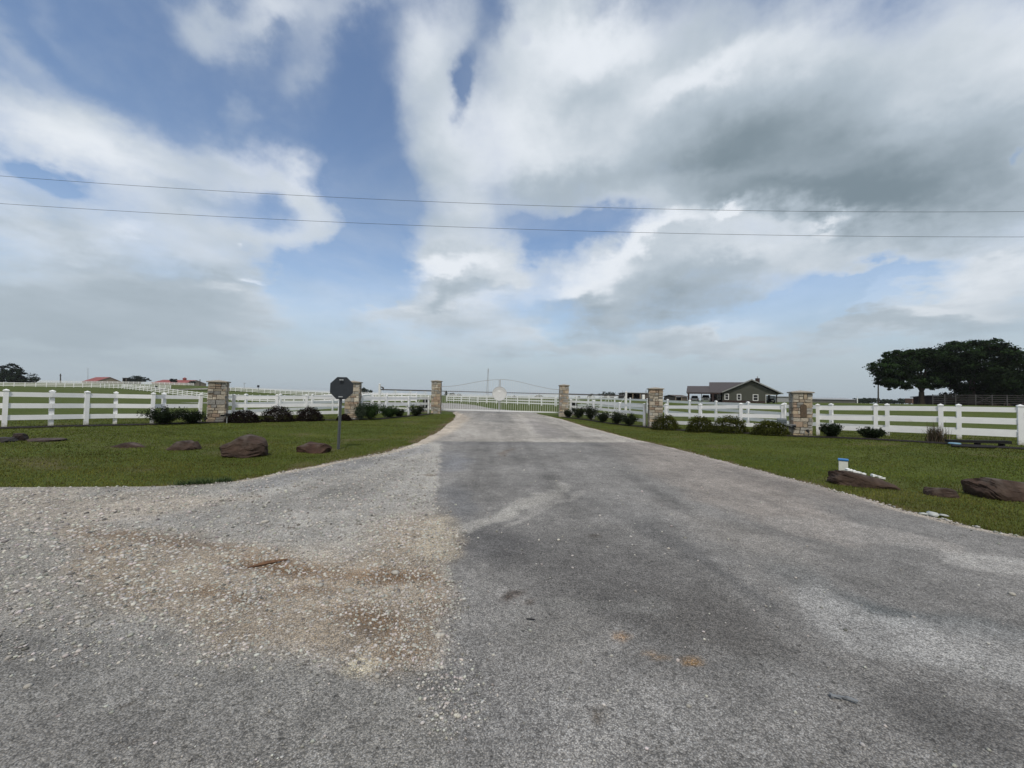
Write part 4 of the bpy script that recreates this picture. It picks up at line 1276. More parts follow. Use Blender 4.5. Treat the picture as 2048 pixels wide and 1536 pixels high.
# ================================================================ PLANTS
def leaf_quads(P, size, col, rng, flat=0.0, asp=0.55, normals=None):
    """rhombic leaves at points P"""
    n = len(P)
    d = rng.normal(size=(n, 3)); d[:, 2] *= (1 - flat)
    d /= np.linalg.norm(d, axis=1)[:, None]
    e = rng.normal(size=(n, 3))
    if normals is not None:
        e = np.cross(normals + 0.6 * e, d)
    e -= (e * d).sum(1)[:, None] * d
    e /= np.linalg.norm(e, axis=1)[:, None] + 1e-9
    s = (np.asarray(size) * rng.uniform(0.6, 1.3, n))[:, None]
    V = np.stack([P - d * s * .5, P + e * s * asp * .5, P + d * s * .5, P - e * s * asp * .5], 1).reshape(-1, 3)
    Fq = np.arange(4 * n).reshape(-1, 4)
    return V, Fq, np.repeat(col, 4, 0)


def tree(label, cat_group, base, blobs, trunk_r, leaf, n, tone, seed, fork=0.35, twigs=(), name='tree', dens=1.0, trunks=None):
    """base: ground point; blobs: (x, y, z, rx, ry, rz) world ellipsoids of foliage"""
    rng = np.random.default_rng(seed)
    x, y = base[0], base[1]; z = T(x, y)
    root = thing(name, label, 'tree', (x, y, z), cat_group)
    vol = np.array([b[3] * b[4] * b[5] for b in blobs]) ** 0.72; vol /= vol.sum()
    P, Cc, Nn = [], [], []
    for b, w_ in zip(blobs, vol):
        m = int(n * 1.9 * w_)
        ncl = max(7, int(m / 75))
        u = rng.normal(size=(ncl, 3)); u /= np.linalg.norm(u, axis=1)[:, None]
        rad_ = rng.uniform(0.45, 1.02, ncl) ** 0.7
        cl = u * rad_[:, None] * np.array(b[3:6])
        k = rng.integers(0, ncl, m)
        cs = 0.165 * (b[3] * b[5]) ** 0.5
        off = rng.normal(size=(m, 3)) * np.array([cs, cs, cs * 0.55])
        p = cl[k] + off
        P.append(p + np.array(b[:3])); Nn.append(p / np.array(b[3:6]) + np.array([0, 0, .4]))
        kt = rng.uniform(0.4, 1.9, ncl)
        Cc.append(np.array(tone)[None] * (kt[k] * rng.uniform(0.7, 1.3, m))[:, None])
    P = np.vstack(P); Cc = np.vstack(Cc); Nn = np.vstack(Nn)
    ok = P[:, 2] > z + 0.02
    P, Cc, Nn = P[ok], Cc[ok], Nn[ok]
    V, Fq, cq = leaf_quads(P, leaf * 0.85, Cc, rng, 0.2, 0.8, Nn)
    cr = np_mesh('crown', V, Fq, MAT['leaf'], root, cq)
    b = MB()
    for (tx, ty) in (trunks or [(x, y)]):
        tz = T(tx, ty)
        near = sorted(blobs, key=lambda q: abs(q[0] - tx) + abs(q[1] - ty))[:6]
        zf_ = tz + (min(q[2] for q in near) - tz) * 0.75
        lean = rng.uniform(-.3, .3) * trunk_r
        f = (tx + lean, ty, max(zf_, tz + 0.3))
        b.path([(tx, ty, tz - 0.2), (tx, ty, tz + 0.1), (tx + lean * .5, ty, (tz + f[2]) / 2), f], [trunk_r * 1.6, trunk_r * 1.15, trunk_r * .9, trunk_r * .8], 9)
        for q in near:
            t = (q[0], q[1], q[2] + q[5] * 0.3)
            m = ((f[0] * .55 + t[0] * .45), (f[1] * .55 + t[1] * .45), f[2] * .4 + t[2] * .6)
            b.path([f, m, t], [trunk_r * .6, trunk_r * .35, trunk_r * .1], 6)
    b.build('trunk', MAT['bark'], root)
    if len(twigs):
        tb = MB()
        for (p0, p1) in twigs:
            tb.path([p0, p1], [0.06, 0.015], 5)
            for _ in range(4):
                t = rng.uniform(.3, .9); q = Vector(p0) * (1 - t) + Vector(p1) * t
                tb.path([q, q + Vector((rng.uniform(-.5, .5), rng.uniform(-.3, .3), rng.uniform(.1, .5)))], [0.03, 0.01], 4)
        tb.build('bare_twigs', MAT['bark'], root)
    return root


def pblob(u, v, ru, rv, Y, dy=0.0, depth=None):
    p = at(u, v, Y + dy); s = (Y + dy) / F
    return (p.x, p.y, p.z, ru * s, depth or ru * s, rv * s)


# the two big dark trees on the right
DK = (0.0135, 0.0270, 0.0085)
YT = 66
blA = [pblob(1790, 738, 38, 22, YT), pblob(1826, 720, 42, 20, YT, 1), pblob(1862, 714, 32, 16, YT, -1), pblob(1768, 736, 22, 16, YT, -1.5), pblob(1812, 762, 40, 14, YT, -2),
       pblob(1850, 745, 36, 24, YT, 2), pblob(1784, 762, 24, 11, YT, 1), pblob(1864, 766, 22, 11, YT, -1), pblob(1840, 704, 20, 9, YT), pblob(1795, 711, 24, 10, YT), pblob(1759, 752, 12, 10, YT), pblob(1832, 774, 26, 5, YT, -1), pblob(1776, 774, 12, 5, YT)]
ba = at(1843, 808, YT)
tree('broad dark tree with a clear leaning trunk, left one of the big clump on the right', 'big dark trees on the right', (ba.x, ba.y), blA, 0.42, 0.36, 15000, DK, 41)['label'] = \
    'broad dark tree with an open space round its trunk, nearest the grey house'
YU = 65
blB = [pblob(1905, 750, 26, 18, YU, 1), pblob(1905, 706, 44, 22, YU), pblob(1940, 700, 46, 20, YU, 1), pblob(1960, 728, 48, 28, YU, -1), pblob(1915, 738, 40, 26, YU, 2), pblob(1948, 762, 44, 24, YU), pblob(1930, 785, 34, 18, YU, 2),
       pblob(1975, 775, 38, 26, YU, 1), pblob(1890, 726, 26, 18, YU, 3), pblob(1965, 695, 32, 16, YU), pblob(1925, 690, 28, 10, YU), pblob(1985, 790, 30, 18, YU), pblob(1915, 775, 16, 12, YU, 2)]
bb = at(1945, 811, YU)
tree('dense dark tree in the middle of the right hand clump behind the pipe corral', 'big dark trees on the right', (bb.x, bb.y), blB, 0.45, 0.36, 17000, (0.0115, 0.0225, 0.0075), 42)
YV = 62
blC = [pblob(2000, 715, 40, 24, YV), pblob(2035, 735, 44, 26, YV, 1), pblob(2010, 752, 44, 26, YV, -1), pblob(2060, 760, 44, 30, YV), pblob(2030, 785, 44, 22, YV), pblob(2090, 775, 40, 30, YV), pblob(2000, 785, 32, 20, YV, 2), pblob(1985, 702, 26, 14, YV), pblob(2010, 706, 22, 10, YV)]
bc = at(2035, 811, YV)
tw = [(tuple(at(1975 + k * 7, 706, YV)), tuple(at(1968 + k * 9, 684 + (k % 3) * 5, YV))) for k in range(6)] + [(tuple(at(2000 + k * 6, 706, YV)), tuple(at(2012 + k * 7, 688 - k % 2 * 6, YV))) for k in range(3)]
tree('dark tree cut by the right edge with bare twigs sticking out on top', 'big dark trees on the right', (bc.x, bc.y), blC, 0.45, 0.36, 15000, (0.0115, 0.0225, 0.0075), 43, twigs=tw)


def far_tree(label, u, v0, w, h, Y, tone, seed, n=1500, group='distant trees on the horizon', leafk=1.0, name='tree'):
    rng = np.random.default_rng(seed)
    s = Y / F; p = at(u, v0, Y); z = T(p.x, p.y)
    bl = []
    bl.append((p.x, p.y, p.z + .48 * h * s, w * s * .42, w * s * .36, h * s * .42))
    for k in range(5):
        a = (k - 2) / 2
        bl.append((p.x + a * w * s * .30, p.y + rng.uniform(-.2, .2) * w * s, p.z + h * s * (.62 - .22 * abs(a) + rng.uniform(-.06, .06)), w * s * .19, w * s * .19, h * s * .27))
    bl.append((p.x, p.y, p.z + h * s * .25, w * s * .40, w * s * .3, h * s * .24))
    return tree(label, group, (p.x, p.y), bl, max(0.12, h * s * 0.03), max(0.3, 1.7 * s) * leafk, n, tone, seed, name=name)


FT = (0.022, 0.033, 0.020)
YW = 158
bw = at(30, 766, YW)
tree('rounded dark thicket tree filling the far left edge of the skyline', 'distant trees on the horizon', (bw.x, bw.y), [pblob(8, 752, 24, 13, YW), pblob(30, 750, 24, 13, YW, 1), pblob(48, 754, 15, 10, YW), pblob(20, 759, 34, 8, YW, -1), pblob(44, 760, 20, 6, YW), pblob(-12, 752, 22, 14, YW), pblob(58, 762, 8, 4, YW)], .3, .55, 4200, (0.011, 0.020, 0.009), 51)
YW = 170
bw = at(22, 764, YW)
tree('taller dark tree standing up behind the thicket at the far left', 'distant trees on the horizon', (bw.x, bw.y), [pblob(21, 734, 13, 8, YW), pblob(31, 737, 9, 5, YW, 1), pblob(12, 741, 11, 7, YW), pblob(25, 744, 14, 8, YW), pblob(20, 752, 12, 10, YW)], .3, .55, 1900, (0.010, 0.017, 0.011), 52)
far_tree('tiny dim tree just right of the far left thicket', 71, 760, 15, 7, 300, FT, 53, 500)
far_tree('round dark tree right of the small dark shed', 278, 765, 34, 15, 232, (0.014, 0.024, 0.016), 54, 1800)
far_tree('small bushy tree in front of the right red roofed barn', 347, 766, 17, 10, 238, (0.018, 0.026, 0.018), 55, 700)
far_tree('tiny shrub before the dark gable end of the right red roofed barn', 384, 768, 13, 7, 236, (0.018, 0.026, 0.018), 56, 400)
far_tree('blue-green far tree peeping out right of the ivy pillar', 724, 788, 30, 15, 300, (0.020, 0.031, 0.016), 57, 1300)
far_tree('little sparse far tree left of the gate truss', 741, 787, 9, 9, 300, (0.020, 0.031, 0.016), 58, 400)
far_tree('tallest tree of the far group behind the left gate leaf', 892, 793, 8, 13, 330, (0.020, 0.031, 0.016), 59, 400)
far_tree('low far trees behind the left gate leaf, left part', 904, 793, 14, 8, 330, (0.020, 0.031, 0.016), 60, 400)
far_tree('low far tree behind the left gate leaf, right part', 918, 793, 14, 6, 330, (0.020, 0.031, 0.016), 61, 300)
far_tree('tiny far tree just right of the medallion', 1028, 795, 9, 4, 330, (0.020, 0.031, 0.016), 62, 250)
far_tree('far dark tree pair behind the right gate leaf', 1078, 796.5, 17, 8, 330, (0.018, 0.028, 0.015), 63, 600)
far_tree('low far tree just right of the right gate pillar', 1156, 798, 14, 6, 280, (0.018, 0.028, 0.015), 64, 400)
far_tree('small far tree under the right truss', 1181, 799, 16, 13, 260, (0.018, 0.028, 0.015), 65, 700)
far_tree('domed far tree above the right truss, left of the open shed', 1215, 799.5, 40, 18, 190, (0.017, 0.027, 0.018), 66, 2600)
far_tree('small dim tree touching the left end of the open shed', 1240, 799, 11, 10, 200, (0.020, 0.03, 0.016), 67, 500)
far_tree('low dark tree between the pillar and the brown barn', 1336, 801, 20, 8, 240, (0.020, 0.032, 0.024), 68, 800)

# far woods that read as one mass
def woods(label, segs, tone, seed, n):
    rng = np.random.default_rng(seed); P, Cc = [], []
    for u, v0, w, h, Y in segs:
        s = Y / F; m = int(n * w * h / sum(a[2] * a[3] for a in segs))
        k = max(3, int(w / 5)); cu = rng.uniform(-.5, .5, k); chh = rng.uniform(.45, 1, k)
        idx = rng.integers(0, k, m)
        uu = u + (cu[idx] + rng.normal(size=m) * 0.6 / k) * w
        hh = rng.uniform(0, 1, m) ** .6 * chh[idx] * h
        p = np.array([tuple(at(a, v0, Y)) for a in uu])
        p[:, 2] += hh * s; p[:, 1] += rng.uniform(-.3, .3, m) * 12
        P.append(p); Cc.append(np.array(tone)[None] * rng.uniform(.5, 1.5, (m, 1)))
    V, Fq, cq = leaf_quads(np.vstack(P), 1.3, np.vstack(Cc), rng, .2, .8)
    o = np_mesh('woods', V, Fq, MAT['leaf'], col=cq)
    tag(o, label, 'woods', kind='stuff')


woods('band of far dark woods on the skyline left of the big trees', [(1735, 806, 40, 10, 260), (1725, 806, 22, 13, 255), (1775, 807, 46, 8, 265), (1812, 807, 40, 10, 262), (1860, 808, 60, 8, 262), (1885, 809, 40, 8, 262)], (0.018, 0.028, 0.014), 71, 5200)


# ---- bushes along the fences
def bush(label, u, v, w, h, Y, kind, seed, group):
    rng = np.random.default_rng(seed)
    p = at(u, v, Y); s = Y / F
    x, y = p.x, p.y; z = T(x, y)
    W_, H_ = w * s * (0.95 if kind == 'mound' else 1.08 if kind == 'spiky' else 1.2), h * s * (1 if kind == 'mound' else 1.08)
    root = thing({'mound': 'mounded_bush', 'spiky': 'leafy_shrub', 'loose': 'scraggly_shrub'}[kind], label, 'bush', (x, y, z), group)
    stems = MB()
    if kind == 'mound':
        n = 5200
        u_ = rng.normal(size=(n, 3)); u_ /= np.linalg.norm(u_, axis=1)[:, None]; u_[:, 2] = np.abs(u_[:, 2]) * 1.15 - 0.15
        bump = 1 + 0.46 * fbm(u_[:, 0] * 2.6 + seed, u_[:, 1] * 2.6 + u_[:, 2] * 3.1, seed, 3) + 0.18 * fbm(u_[:, 0] * 7 + seed, u_[:, 1] * 7 + u_[:, 2] * 8, seed + 3, 2)
        r = rng.uniform(0.72, 1.03, n) * bump
        P = u_ * r[:, None] * np.array([W_ / 2 * 1.05, W_ * 0.40, H_])
        P[:, 2] = np.maximum(P[:, 2], rng.uniform(0, 0.05, n))
        tone = np.array((0.0125, 0.0088, 0.0075)) if group == 'dark mounded bushes on the left' else np.array((0.030, 0.034, 0.0065))
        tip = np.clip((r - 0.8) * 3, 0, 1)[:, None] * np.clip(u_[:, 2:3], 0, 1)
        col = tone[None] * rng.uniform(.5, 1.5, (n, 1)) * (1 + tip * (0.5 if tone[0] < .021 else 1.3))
        V, Fq, cq = leaf_quads(P + np.array([x, y, z]), 0.062, col, rng, 0.1, .6, u_)
        for k in range(6):
            a = rng.uniform(0, 6.28); stems.path([(x, y, z - .05), (x + math.cos(a) * W_ * .25, y + math.sin(a) * W_ * .2, z + H_ * .6)], [.02, .008], 5)
    else:
        ns = 48 if kind == 'spiky' else 30
        P, col = [], []
        g_ = np.array({'spiky': (0.017, 0.026, 0.012), 'loose': (0.018, 0.025, 0.012)}[kind])
        if 'bright green' in label: g_ = np.array((0.024, 0.046, 0.014))
        if 'pale' in label: g_ = np.array((0.05, 0.07, 0.045))
        for k in range(ns):
            a = rng.uniform(0, 2 * np.pi); sp = math.sqrt(rng.uniform(0.03, 1.0)); hh = H_ * rng.uniform(.66, 1.04) * (1 - 0.22 * sp ** 2) * (0.95 if kind == 'spiky' else 1)
            tip = np.array([math.cos(a) * W_ / 2 * sp, math.sin(a) * W_ * .42 * sp, hh])
            midp = np.array([tip[0] * .42, tip[1] * .42, hh * .52])
            stems.path([(x, y, z - .04), tuple(midp + (x, y, z)), tuple(tip + (x, y, z))], [.011, .008, .003], 5)
            m = 90 if kind == 'spiky' else 110
            if 'bright green' in label: m = 200
            t = rng.uniform(.30, 1.05, m)[:, None]
            q = 2 * t * (1 - t) * midp[None] * 1.0 + t ** 2 * tip[None]
            P.append(q + rng.normal(size=(m, 3)) * np.array([.055, .055, .05]) * (H_ / .6)); kk = rng.uniform(.6, 1.4)
            col.append(g_[None] * kk * rng.uniform(.55, 1.5, (m, 1)))
        P = np.vstack(P); P[:, 2] = np.maximum(P[:, 2], .02)
        V, Fq, cq = leaf_quads(P + np.array([x, y, z]), 0.075, np.vstack(col), rng, 0.1, .42)
    np_mesh('foliage', V, Fq, MAT['leaf'], root, cq)
    stems.build('stems', MAT['bark'], root)
    return root


GL1, GL2, GL3, GL4 = 'dark mounded bushes on the left', 'rounded green bushes on the right', 'leafy shrubs in the mulch beds', 'scraggly shrubs near the gate'
for i_, a in enumerate([
    ('wide leafy shrub against the white fence, larger of the left pair', 325, 851, 72, 34, 16.7, 'spiky', GL3),
    ('smaller leafy shrub just left of the broad left pillar', 386, 848, 50, 25, 17.6, 'spiky', GL3),
    ('low dark maroon bush right beside the broad left pillar', 487, 844, 66, 24, 18.9, 'mound', GL1),
    ('tallest dark mounded bush, middle of the three on the left', 557, 842, 66, 31, 19.7, 'mound', GL1),
    ('dark mounded bush right of the tallest one, nearest the sign', 619, 840, 55, 28, 20.3, 'mound', GL1),
    ('little dark bush at the foot of the pillar behind the sign', 688, 839, 30, 12, 20.9, 'mound', GL1),
    ('dense bright green shrub at the right foot of the pillar behind the sign', 740, 839, 46, 30, 22.0, 'loose', GL4),
    ('pale vine like shrub climbing the right side of the pillar behind the sign', 721, 839, 16, 30, 21.6, 'loose', GL4),
    ('dark scraggly shrub between the bright green shrub and the tiny one', 777, 834, 32, 22, 23.7, 'loose', GL4),
    ('tiny thin shrub in the middle of the fence left of the gate', 798, 832, 19, 15, 24.9, 'loose', GL4),
    ('dark bushy shrub nearest to the left gate pillar', 832, 829, 30, 22, 26.4, 'loose', GL4),
    ('little dark shrub touching the right gate pillar', 1136, 833, 15, 15, 28.6, 'loose', GL4),
    ('thin shrub second from the right gate pillar', 1157, 837, 24, 21, 27.8, 'loose', GL4),
    ('tallest scraggly shrub with a sprig on top, right of the gate', 1181, 840, 27, 27, 26.8, 'loose', GL4),
    ('rounded thin shrub in the middle of the row right of the gate', 1206, 845, 24, 19, 25.3, 'loose', GL4),
    ('thin shrub second from the end of the row right of the gate', 1234, 848, 29, 24, 24.1, 'loose', GL4),
    ('spreading shrub ending the row, nearest the white end post', 1259, 851, 32, 22, 23.1, 'loose', GL4),
    ('rounded green bush at the foot of the right inner pillar', 1331, 859, 57, 30, 20.6, 'mound', GL2),
    ('rounded green bush, left one of the touching pair', 1402, 862, 56, 32, 19.1, 'mound', GL2),
    ('rounded green bush, wider one of the touching pair', 1461, 865, 68, 33, 17.9, 'mound', GL2),
    ('rounded green bush under the grey mailbox', 1541, 869, 70, 30, 16.9, 'mound', GL2),
    ('leafy shrub right of the plaque pillar, with thin flower stalks', 1664, 875, 42, 26, 15.9, 'spiky', GL3),
    ('small flat topped leafy shrub farther right along the bed', 1742, 877, 44, 21, 15.2, 'spiky', GL3)]):
    lab, u, v, w, h, Y, kind, grp = a
    bush(lab, u, v, w, h, Y, kind, 100 + i_, grp)


def grass_clump(label, u, v, w, h, Y, tone, seed, n, name='ornamental_grass', cat='grass clump', blade=0.008):
    rng = np.random.default_rng(seed)
    p = at(u, v, Y) if Y else on_ground(u, v); x, y = p.x, p.y; s = y / F; z = T(x, y)
    W_, H_ = w * s * .9, h * s
    V, Fq, col = [], [], []
    for k in range(n):
        bx_, by_ = rng.normal() * W_ * .16, rng.normal() * W_ * .10
        a = rng.uniform(0, 6.28); sp = rng.uniform(.1, 1); hh = H_ * rng.uniform(.45, 1.05) * (1 - .3 * sp)
        b = len(V); wv = np.array([-math.sin(a), math.cos(a)]) * blade
        for t in (0, .4, .75, 1):
            c_ = np.array([bx_ + math.cos(a) * W_ * .45 * sp * t ** 1.7, by_ + math.sin(a) * W_ * .4 * sp * t ** 1.7, hh * (t - .22 * t ** 3 * sp)])
            k_ = 1 - .85 * t
            V += [(x + c_[0] - wv[0] * k_, y + c_[1] - wv[1] * k_, z + c_[2]), (x + c_[0] + wv[0] * k_, y + c_[1] + wv[1] * k_, z + c_[2])]
        for j in range(3): Fq.append((b + 2 * j, b + 2 * j + 1, b + 2 * j + 3, b + 2 * j + 2))
        cc_ = np.array(tone[rng.integers(0, len(tone))]) * rng.uniform(.6, 1.4); col += [cc_] * 8
    o = np_mesh(name, np.array(V) , np.array(Fq), MAT['straw'], col=np.array(col))
    o.data.transform(Matrix.Translation((-x, -y, -z))); o.location = (x, y, z)
    return tag(o, label, cat)


grass_clump('tan and brown ornamental grass clump in front of the far right fence', 1872, 887, 52, 44, 13.9, [(0.10, 0.065, 0.045), (0.06, 0.045, 0.03), (0.14, 0.11, 0.07), (0.03, 0.035, 0.015)], 5, 420)
for lab, u, v, w, h, sd in (('tallest tuft of uncut grass on the gravel edge of the left lawn', 372, 972, 62, 17, 3), ('middle tuft of uncut grass on the left lawn edge', 408, 970, 60, 20, 4), ('tuft of uncut grass farthest right on the left lawn edge', 448, 966, 50, 16, 6)):
    grass_clump(lab, u, v, w, h, None, [(0.040, 0.075, 0.020), (0.055, 0.085, 0.025), (0.03, 0.055, 0.016)], sd, 260, 'grass_tuft', 'grass tuft', 0.005)
grass_clump('thin dry stalks rising out of the shrub right of the plaque pillar', 1660, 875, 46, 36, 16.1, [(0.12, 0.10, 0.075), (0.06, 0.05, 0.04)], 9, 16, 'dry_stalks', 'dry stalks', 0.005)

# ---- mulch beds and edging under the plants
def bed(pix, w0, name):
    pts = [at(u, v, Y) for u, v, Y in pix]
    Vv, Qq = [], []
    fine_ = []
    for a, b in zip(pts[:-1], pts[1:]):
        for t in np.linspace(0, 1, 22, endpoint=False): fine_.append(a.lerp(b, t))
    fine_.append(pts[-1])
    for i, p in enumerate(fine_):
        d = fine_[min(i + 1, len(fine_) - 1)] - fine_[max(i - 1, 0)]; d.z = 0; d.normalize(); s_ = Vector((-d.y, d.x, 0))
        wl = w0 * (0.45 + random.uniform(-.14, .14)); wr = w0 * (.45 + random.uniform(-.14, .14))
        for h in (-wl, -wl * .5, 0, wr * .5, wr):
            q_ = p + s_ * h; edge_ = abs(h) >= min(wl, wr) * .98
            Vv.append((q_.x, q_.y, T(q_.x, q_.y) + (0.022 if edge_ else 0.055)))
    for i in range(len(fine_) - 1):
        for h in range(4): Qq.append((i * 5 + h, (i + 1) * 5 + h, (i + 1) * 5 + h + 1, i * 5 + h + 1))
    o = np_mesh(name, np.array(Vv), np.array(Qq), MAT['mulch'], smooth=True)
    if o.data.polygons[0].normal.z < 0: o.data.flip_normals()
    tag(o, kind='structure')


bed([(-160, 864, 12.6), (10, 858, 13.5), (170, 854.5, 15.1), (310, 851, 16.6), (410, 847, 18.2), (480, 844.5, 19.0), (560, 842, 19.9), (640, 840, 20.6), (705, 839.5, 21.4), (760, 837, 22.6), (820, 832, 26.2), (862, 828.5, 29.6)], 0.55, 'soil_bed')
bed([(1126, 835, 28.8), (1180, 841, 26.4), (1240, 849, 23.9), (1295, 856, 22.0), (1340, 860, 20.6), (1400, 863, 19.3), (1470, 866.5, 17.9), (1540, 870.5, 16.8), (1600, 874, 16.2), (1665, 876.5, 15.7), (1745, 879.5, 14.9), (1860, 887, 13.6), (1960, 896, 12.5), (2080, 905, 11.6)], 0.50, 'soil_bed')

# black plank on feet with the blue lid beside it
pa_, pb_ = at(1893, 886, 13.1), at(2019, 886.5, 12.55)
tr = thing('black_plank', 'long flat black plank on two short feet lying in the bed by the right fence', 'plank', (pa_.x, pa_.y, T(pa_.x, pa_.y)))
za, zb_ = T(pa_.x, pa_.y), T(pb_.x, pb_.y)
MB().beam((pa_.x, pa_.y, za + .13), (pb_.x, pb_.y, zb_ + .15), 0.20, 0.085).build('board', MAT['black'], tr)
for t in (.5, .88):
    q = pa_.lerp(pb_, t); zz = T(q.x, q.y)
    MB().box((q.x, q.y, zz + .02), (.06, .14, .14)).build('foot', MAT['black'], tr)
q = at(1909, 887, 12.7); zq = T(q.x, q.y)
o = MB().lathe((q.x, q.y, zq + .075), [(0.02, .035), (0.13, .03), (0.15, .01), (0.145, -.01), (0.02, -.012)], 20).build('blue_lid', MAT['paleblue']); tag(o, 'round pale blue lid lying against the black plank', 'lid')
q0, q1 = at(1903, 893, 12.3), at(1990, 899, 11.9)
o = MB().path([(q0.x, q0.y, T(q0.x, q0.y) + .05), ((q0.x + q1.x) / 2, (q0.y + q1.y) / 2 - .03, T(q0.x, q0.y) + .055), (q1.x, q1.y, T(q1.x, q1.y) + .05)], [.045, .045, .04], 8).build('edging_pipe', MAT['black']); tag(o, 'black pipe half buried along the edge of the right bed', 'pipe')

# ================================================================ BUILDINGS
YH = 96.0
SH = YH / F


TH = math.radians(27)            # the house faces the camera: its depth runs along the line of sight
hb = at(1500, 806, YH)
GZ = T(hb.x, hb.y) - 0.1
Rz = Matrix.Rotation(TH, 3, 'Z')


def to_local(p):
    return Rz @ (Vector(p) - Vector((hb.x, hb.y, 0))) + Vector((hb.x, hb.y, 0))


def to_world(p):
    return Rz.transposed() @ (Vector(p) - Vector((hb.x, hb.y, 0))) + Vector((hb.x, hb.y, 0))


def hz(u, v, Y=YH):
    """photo pixel -> house frame (x along the front, y into the depth, front at y = YH)"""
    o, d = to_local((0, 0, CAMZ)), Rz @ ray(u, v)
    return o + d * ((Y - o.y) / d.y)


house = thing('house', 'grey-green gabled farmhouse with a dark roof, carport wing and porch', 'house', (hb.x, hb.y, GZ))
house.rotation_euler = (0, 0, -TH)
eaveL, eaveR, apex = hz(1439, 786.5), hz(1566, 788), hz(1503.3, 759.6)
wl, wr = hz(1445, 787).x, hz(1531, 787).x
DEP = 12.0


def gable_z(x):
    if x < apex.x: return eaveL.z + (apex.z - eaveL.z) * (x - eaveL.x) / (apex.x - eaveL.x)
    return eaveR.z + (apex.z - eaveR.z) * (eaveR.x - x) / (eaveR.x - apex.x)


# gable front: full wall up to the porch at the right, the triangle carries on over the porch
ceil_ = hz(1540, 789).z
MB().prism([(wl, GZ - .3), (wr, GZ - .3), (wr, ceil_), (eaveR.x - 1.0, ceil_), (apex.x, apex.z - .28), (wl, gable_z(wl) - .28)],
           lambda a, c, k: Vector((a, YH + k * DEP, c))).build('wall', MAT['siding'], house)
MB().box(((wl + wr) / 2, YH - .06, GZ + .25), (wr - wl + .04, .12, 0.75)).build('brick_base', MAT['brick'], house)
rf = MB()
for e, s in ((eaveL, -1), (eaveR, 1)):
    a, b = Vector((e.x, 0, e.z)), Vector((apex.x, 0, apex.z))
    rf.prism([(a.x, a.z), (b.x, b.z), (b.x, b.z + .16), (a.x, a.z + .16)], lambda x, z, k: Vector((x, YH - .55 + k * (DEP + 1.1), z)))
roof = rf.build('roof', MAT['roof_dark'], house)
tr_ = MB()
for e in (eaveL, eaveR):
    tr_.beam((e.x, YH - .60, e.z + .0), (apex.x, YH - .60, apex.z + .0), .07, .26)
tr_.build('gable_trim', M('pale_trim', (0.26, 0.27, 0.265), 0.6, 0.05, 3), house)
ch = hz(1515, 757)
cy = YH + 6
cxp = hz(1515, 760, cy)
chm = MB().box((cxp.x, cy, gable_z(cxp.x) + .35), (.95, .95, 2.6)).build('chimney', MAT['brick'], house)
MB().tube((cxp.x, cy, gable_z(cxp.x) + 1.6), (cxp.x, cy, gable_z(cxp.x) + 2.15), .12).build('flue', MAT['steel'], chm)


def window(u, v, wpx, hpx, Y=YH, parent=None, frame=MAT['white']):
    c = hz(u, v, Y); w_ = (hz(u + wpx / 2, v, Y) - hz(u - wpx / 2, v, Y)).x; h_ = hz(u, v - hpx / 2, Y).z - hz(u, v + hpx / 2, Y).z
    f = MB()
    for dx in (-1, 1): f.box((c.x + dx * (w_ / 2 - .06), Y - .06, c.z), (.13, .16, h_))
    for dz in (-1, 1): f.box((c.x, Y - .055, c.z + dz * (h_ / 2 - .06)), (w_ - .26, .15, .13))
    f.box((c.x, Y - .05, c.z), (w_ - .26, .12, .06))
    fo = f.build('window', frame, parent or house)
    MB().box((c.x, Y - .02, c.z), (w_ - .2, .06, h_ - .2)).build('pane', MAT['glass'], fo)


for u, v, w_, h_ in ((1453.5, 793.5, 8.6, 12), (1478, 794.2, 8.6, 12.4), (1511, 795.2, 11, 12.8)): window(u, v, w_, h_)
# porch at the right end: pale frame, posts
pf = MB(); x0, x1 = wr, eaveR.x - 1.1
pf.box((x0 + .04, YH - .02, (GZ + ceil_) / 2), (.2, .22, ceil_ - GZ)); pf.box(((x0 + x1) / 2 + .12, YH - .03, ceil_ - .02), (x1 - x0, .22, .22))
pf.build('porch_frame', M('pale_trim2', (0.30, 0.30, 0.285), 0.6, 0.05, 3), house)
for x, y in ((x1 - .15, YH + .3), (x1 - .15, YH + DEP), ((x0 + x1) / 2 + .8, YH + DEP), (x0 + .8, YH + DEP)):
    MB().box((x, y, (GZ + ceil_) / 2), (.22, .22, ceil_ - GZ)).build('porch_post', MAT['pole'], house)
# cut-away: porch is open, so the back half of the wall ends at wr; add side wall
# left wing: ridge runs across, slope faces the road
wz0, wz1 = hz(1448, 785.3), hz(1484, 764.7)
rw = MB()
L0, L1 = hz(1418.5, 775, YH + 2).x, apex.x - 1
ev, rd = hz(1430, 785.0, YH - 1).z, hz(1430, 764.6, YH + 6).z
xv = eaveL.x + (rd - eaveL.z) / (apex.z - eaveL.z) * (apex.x - eaveL.x) + .5
xe = eaveL.x + .25
for dz0, dz1 in ((-.12, .02),):
    top = [(L0, YH - 1.0, ev + dz1), (xe, YH - 1.0, ev + dz1), (xv, YH + 6, rd + dz1), (L0, YH + 6, rd + dz1)]
    bot = [(x, y, z - .14) for x, y, z in top]
    rw.add(top + bot, [(0, 1, 2, 3), (7, 6, 5, 4), (0, 4, 5, 1), (1, 5, 6, 2), (2, 6, 7, 3), (3, 7, 4, 0)])
    top = [(L0, YH + 6.0, rd + dz1), (xv, YH + 6.0, rd + dz1), (xv, YH + 13, ev + dz1), (L0, YH + 13, ev + dz1)]
    bot = [(x, y, z - .14) for x, y, z in top]
    rw.add(top + bot, [(0, 1, 2, 3), (7, 6, 5, 4), (0, 4, 5, 1), (1, 5, 6, 2), (2, 6, 7, 3), (3, 7, 4, 0)])
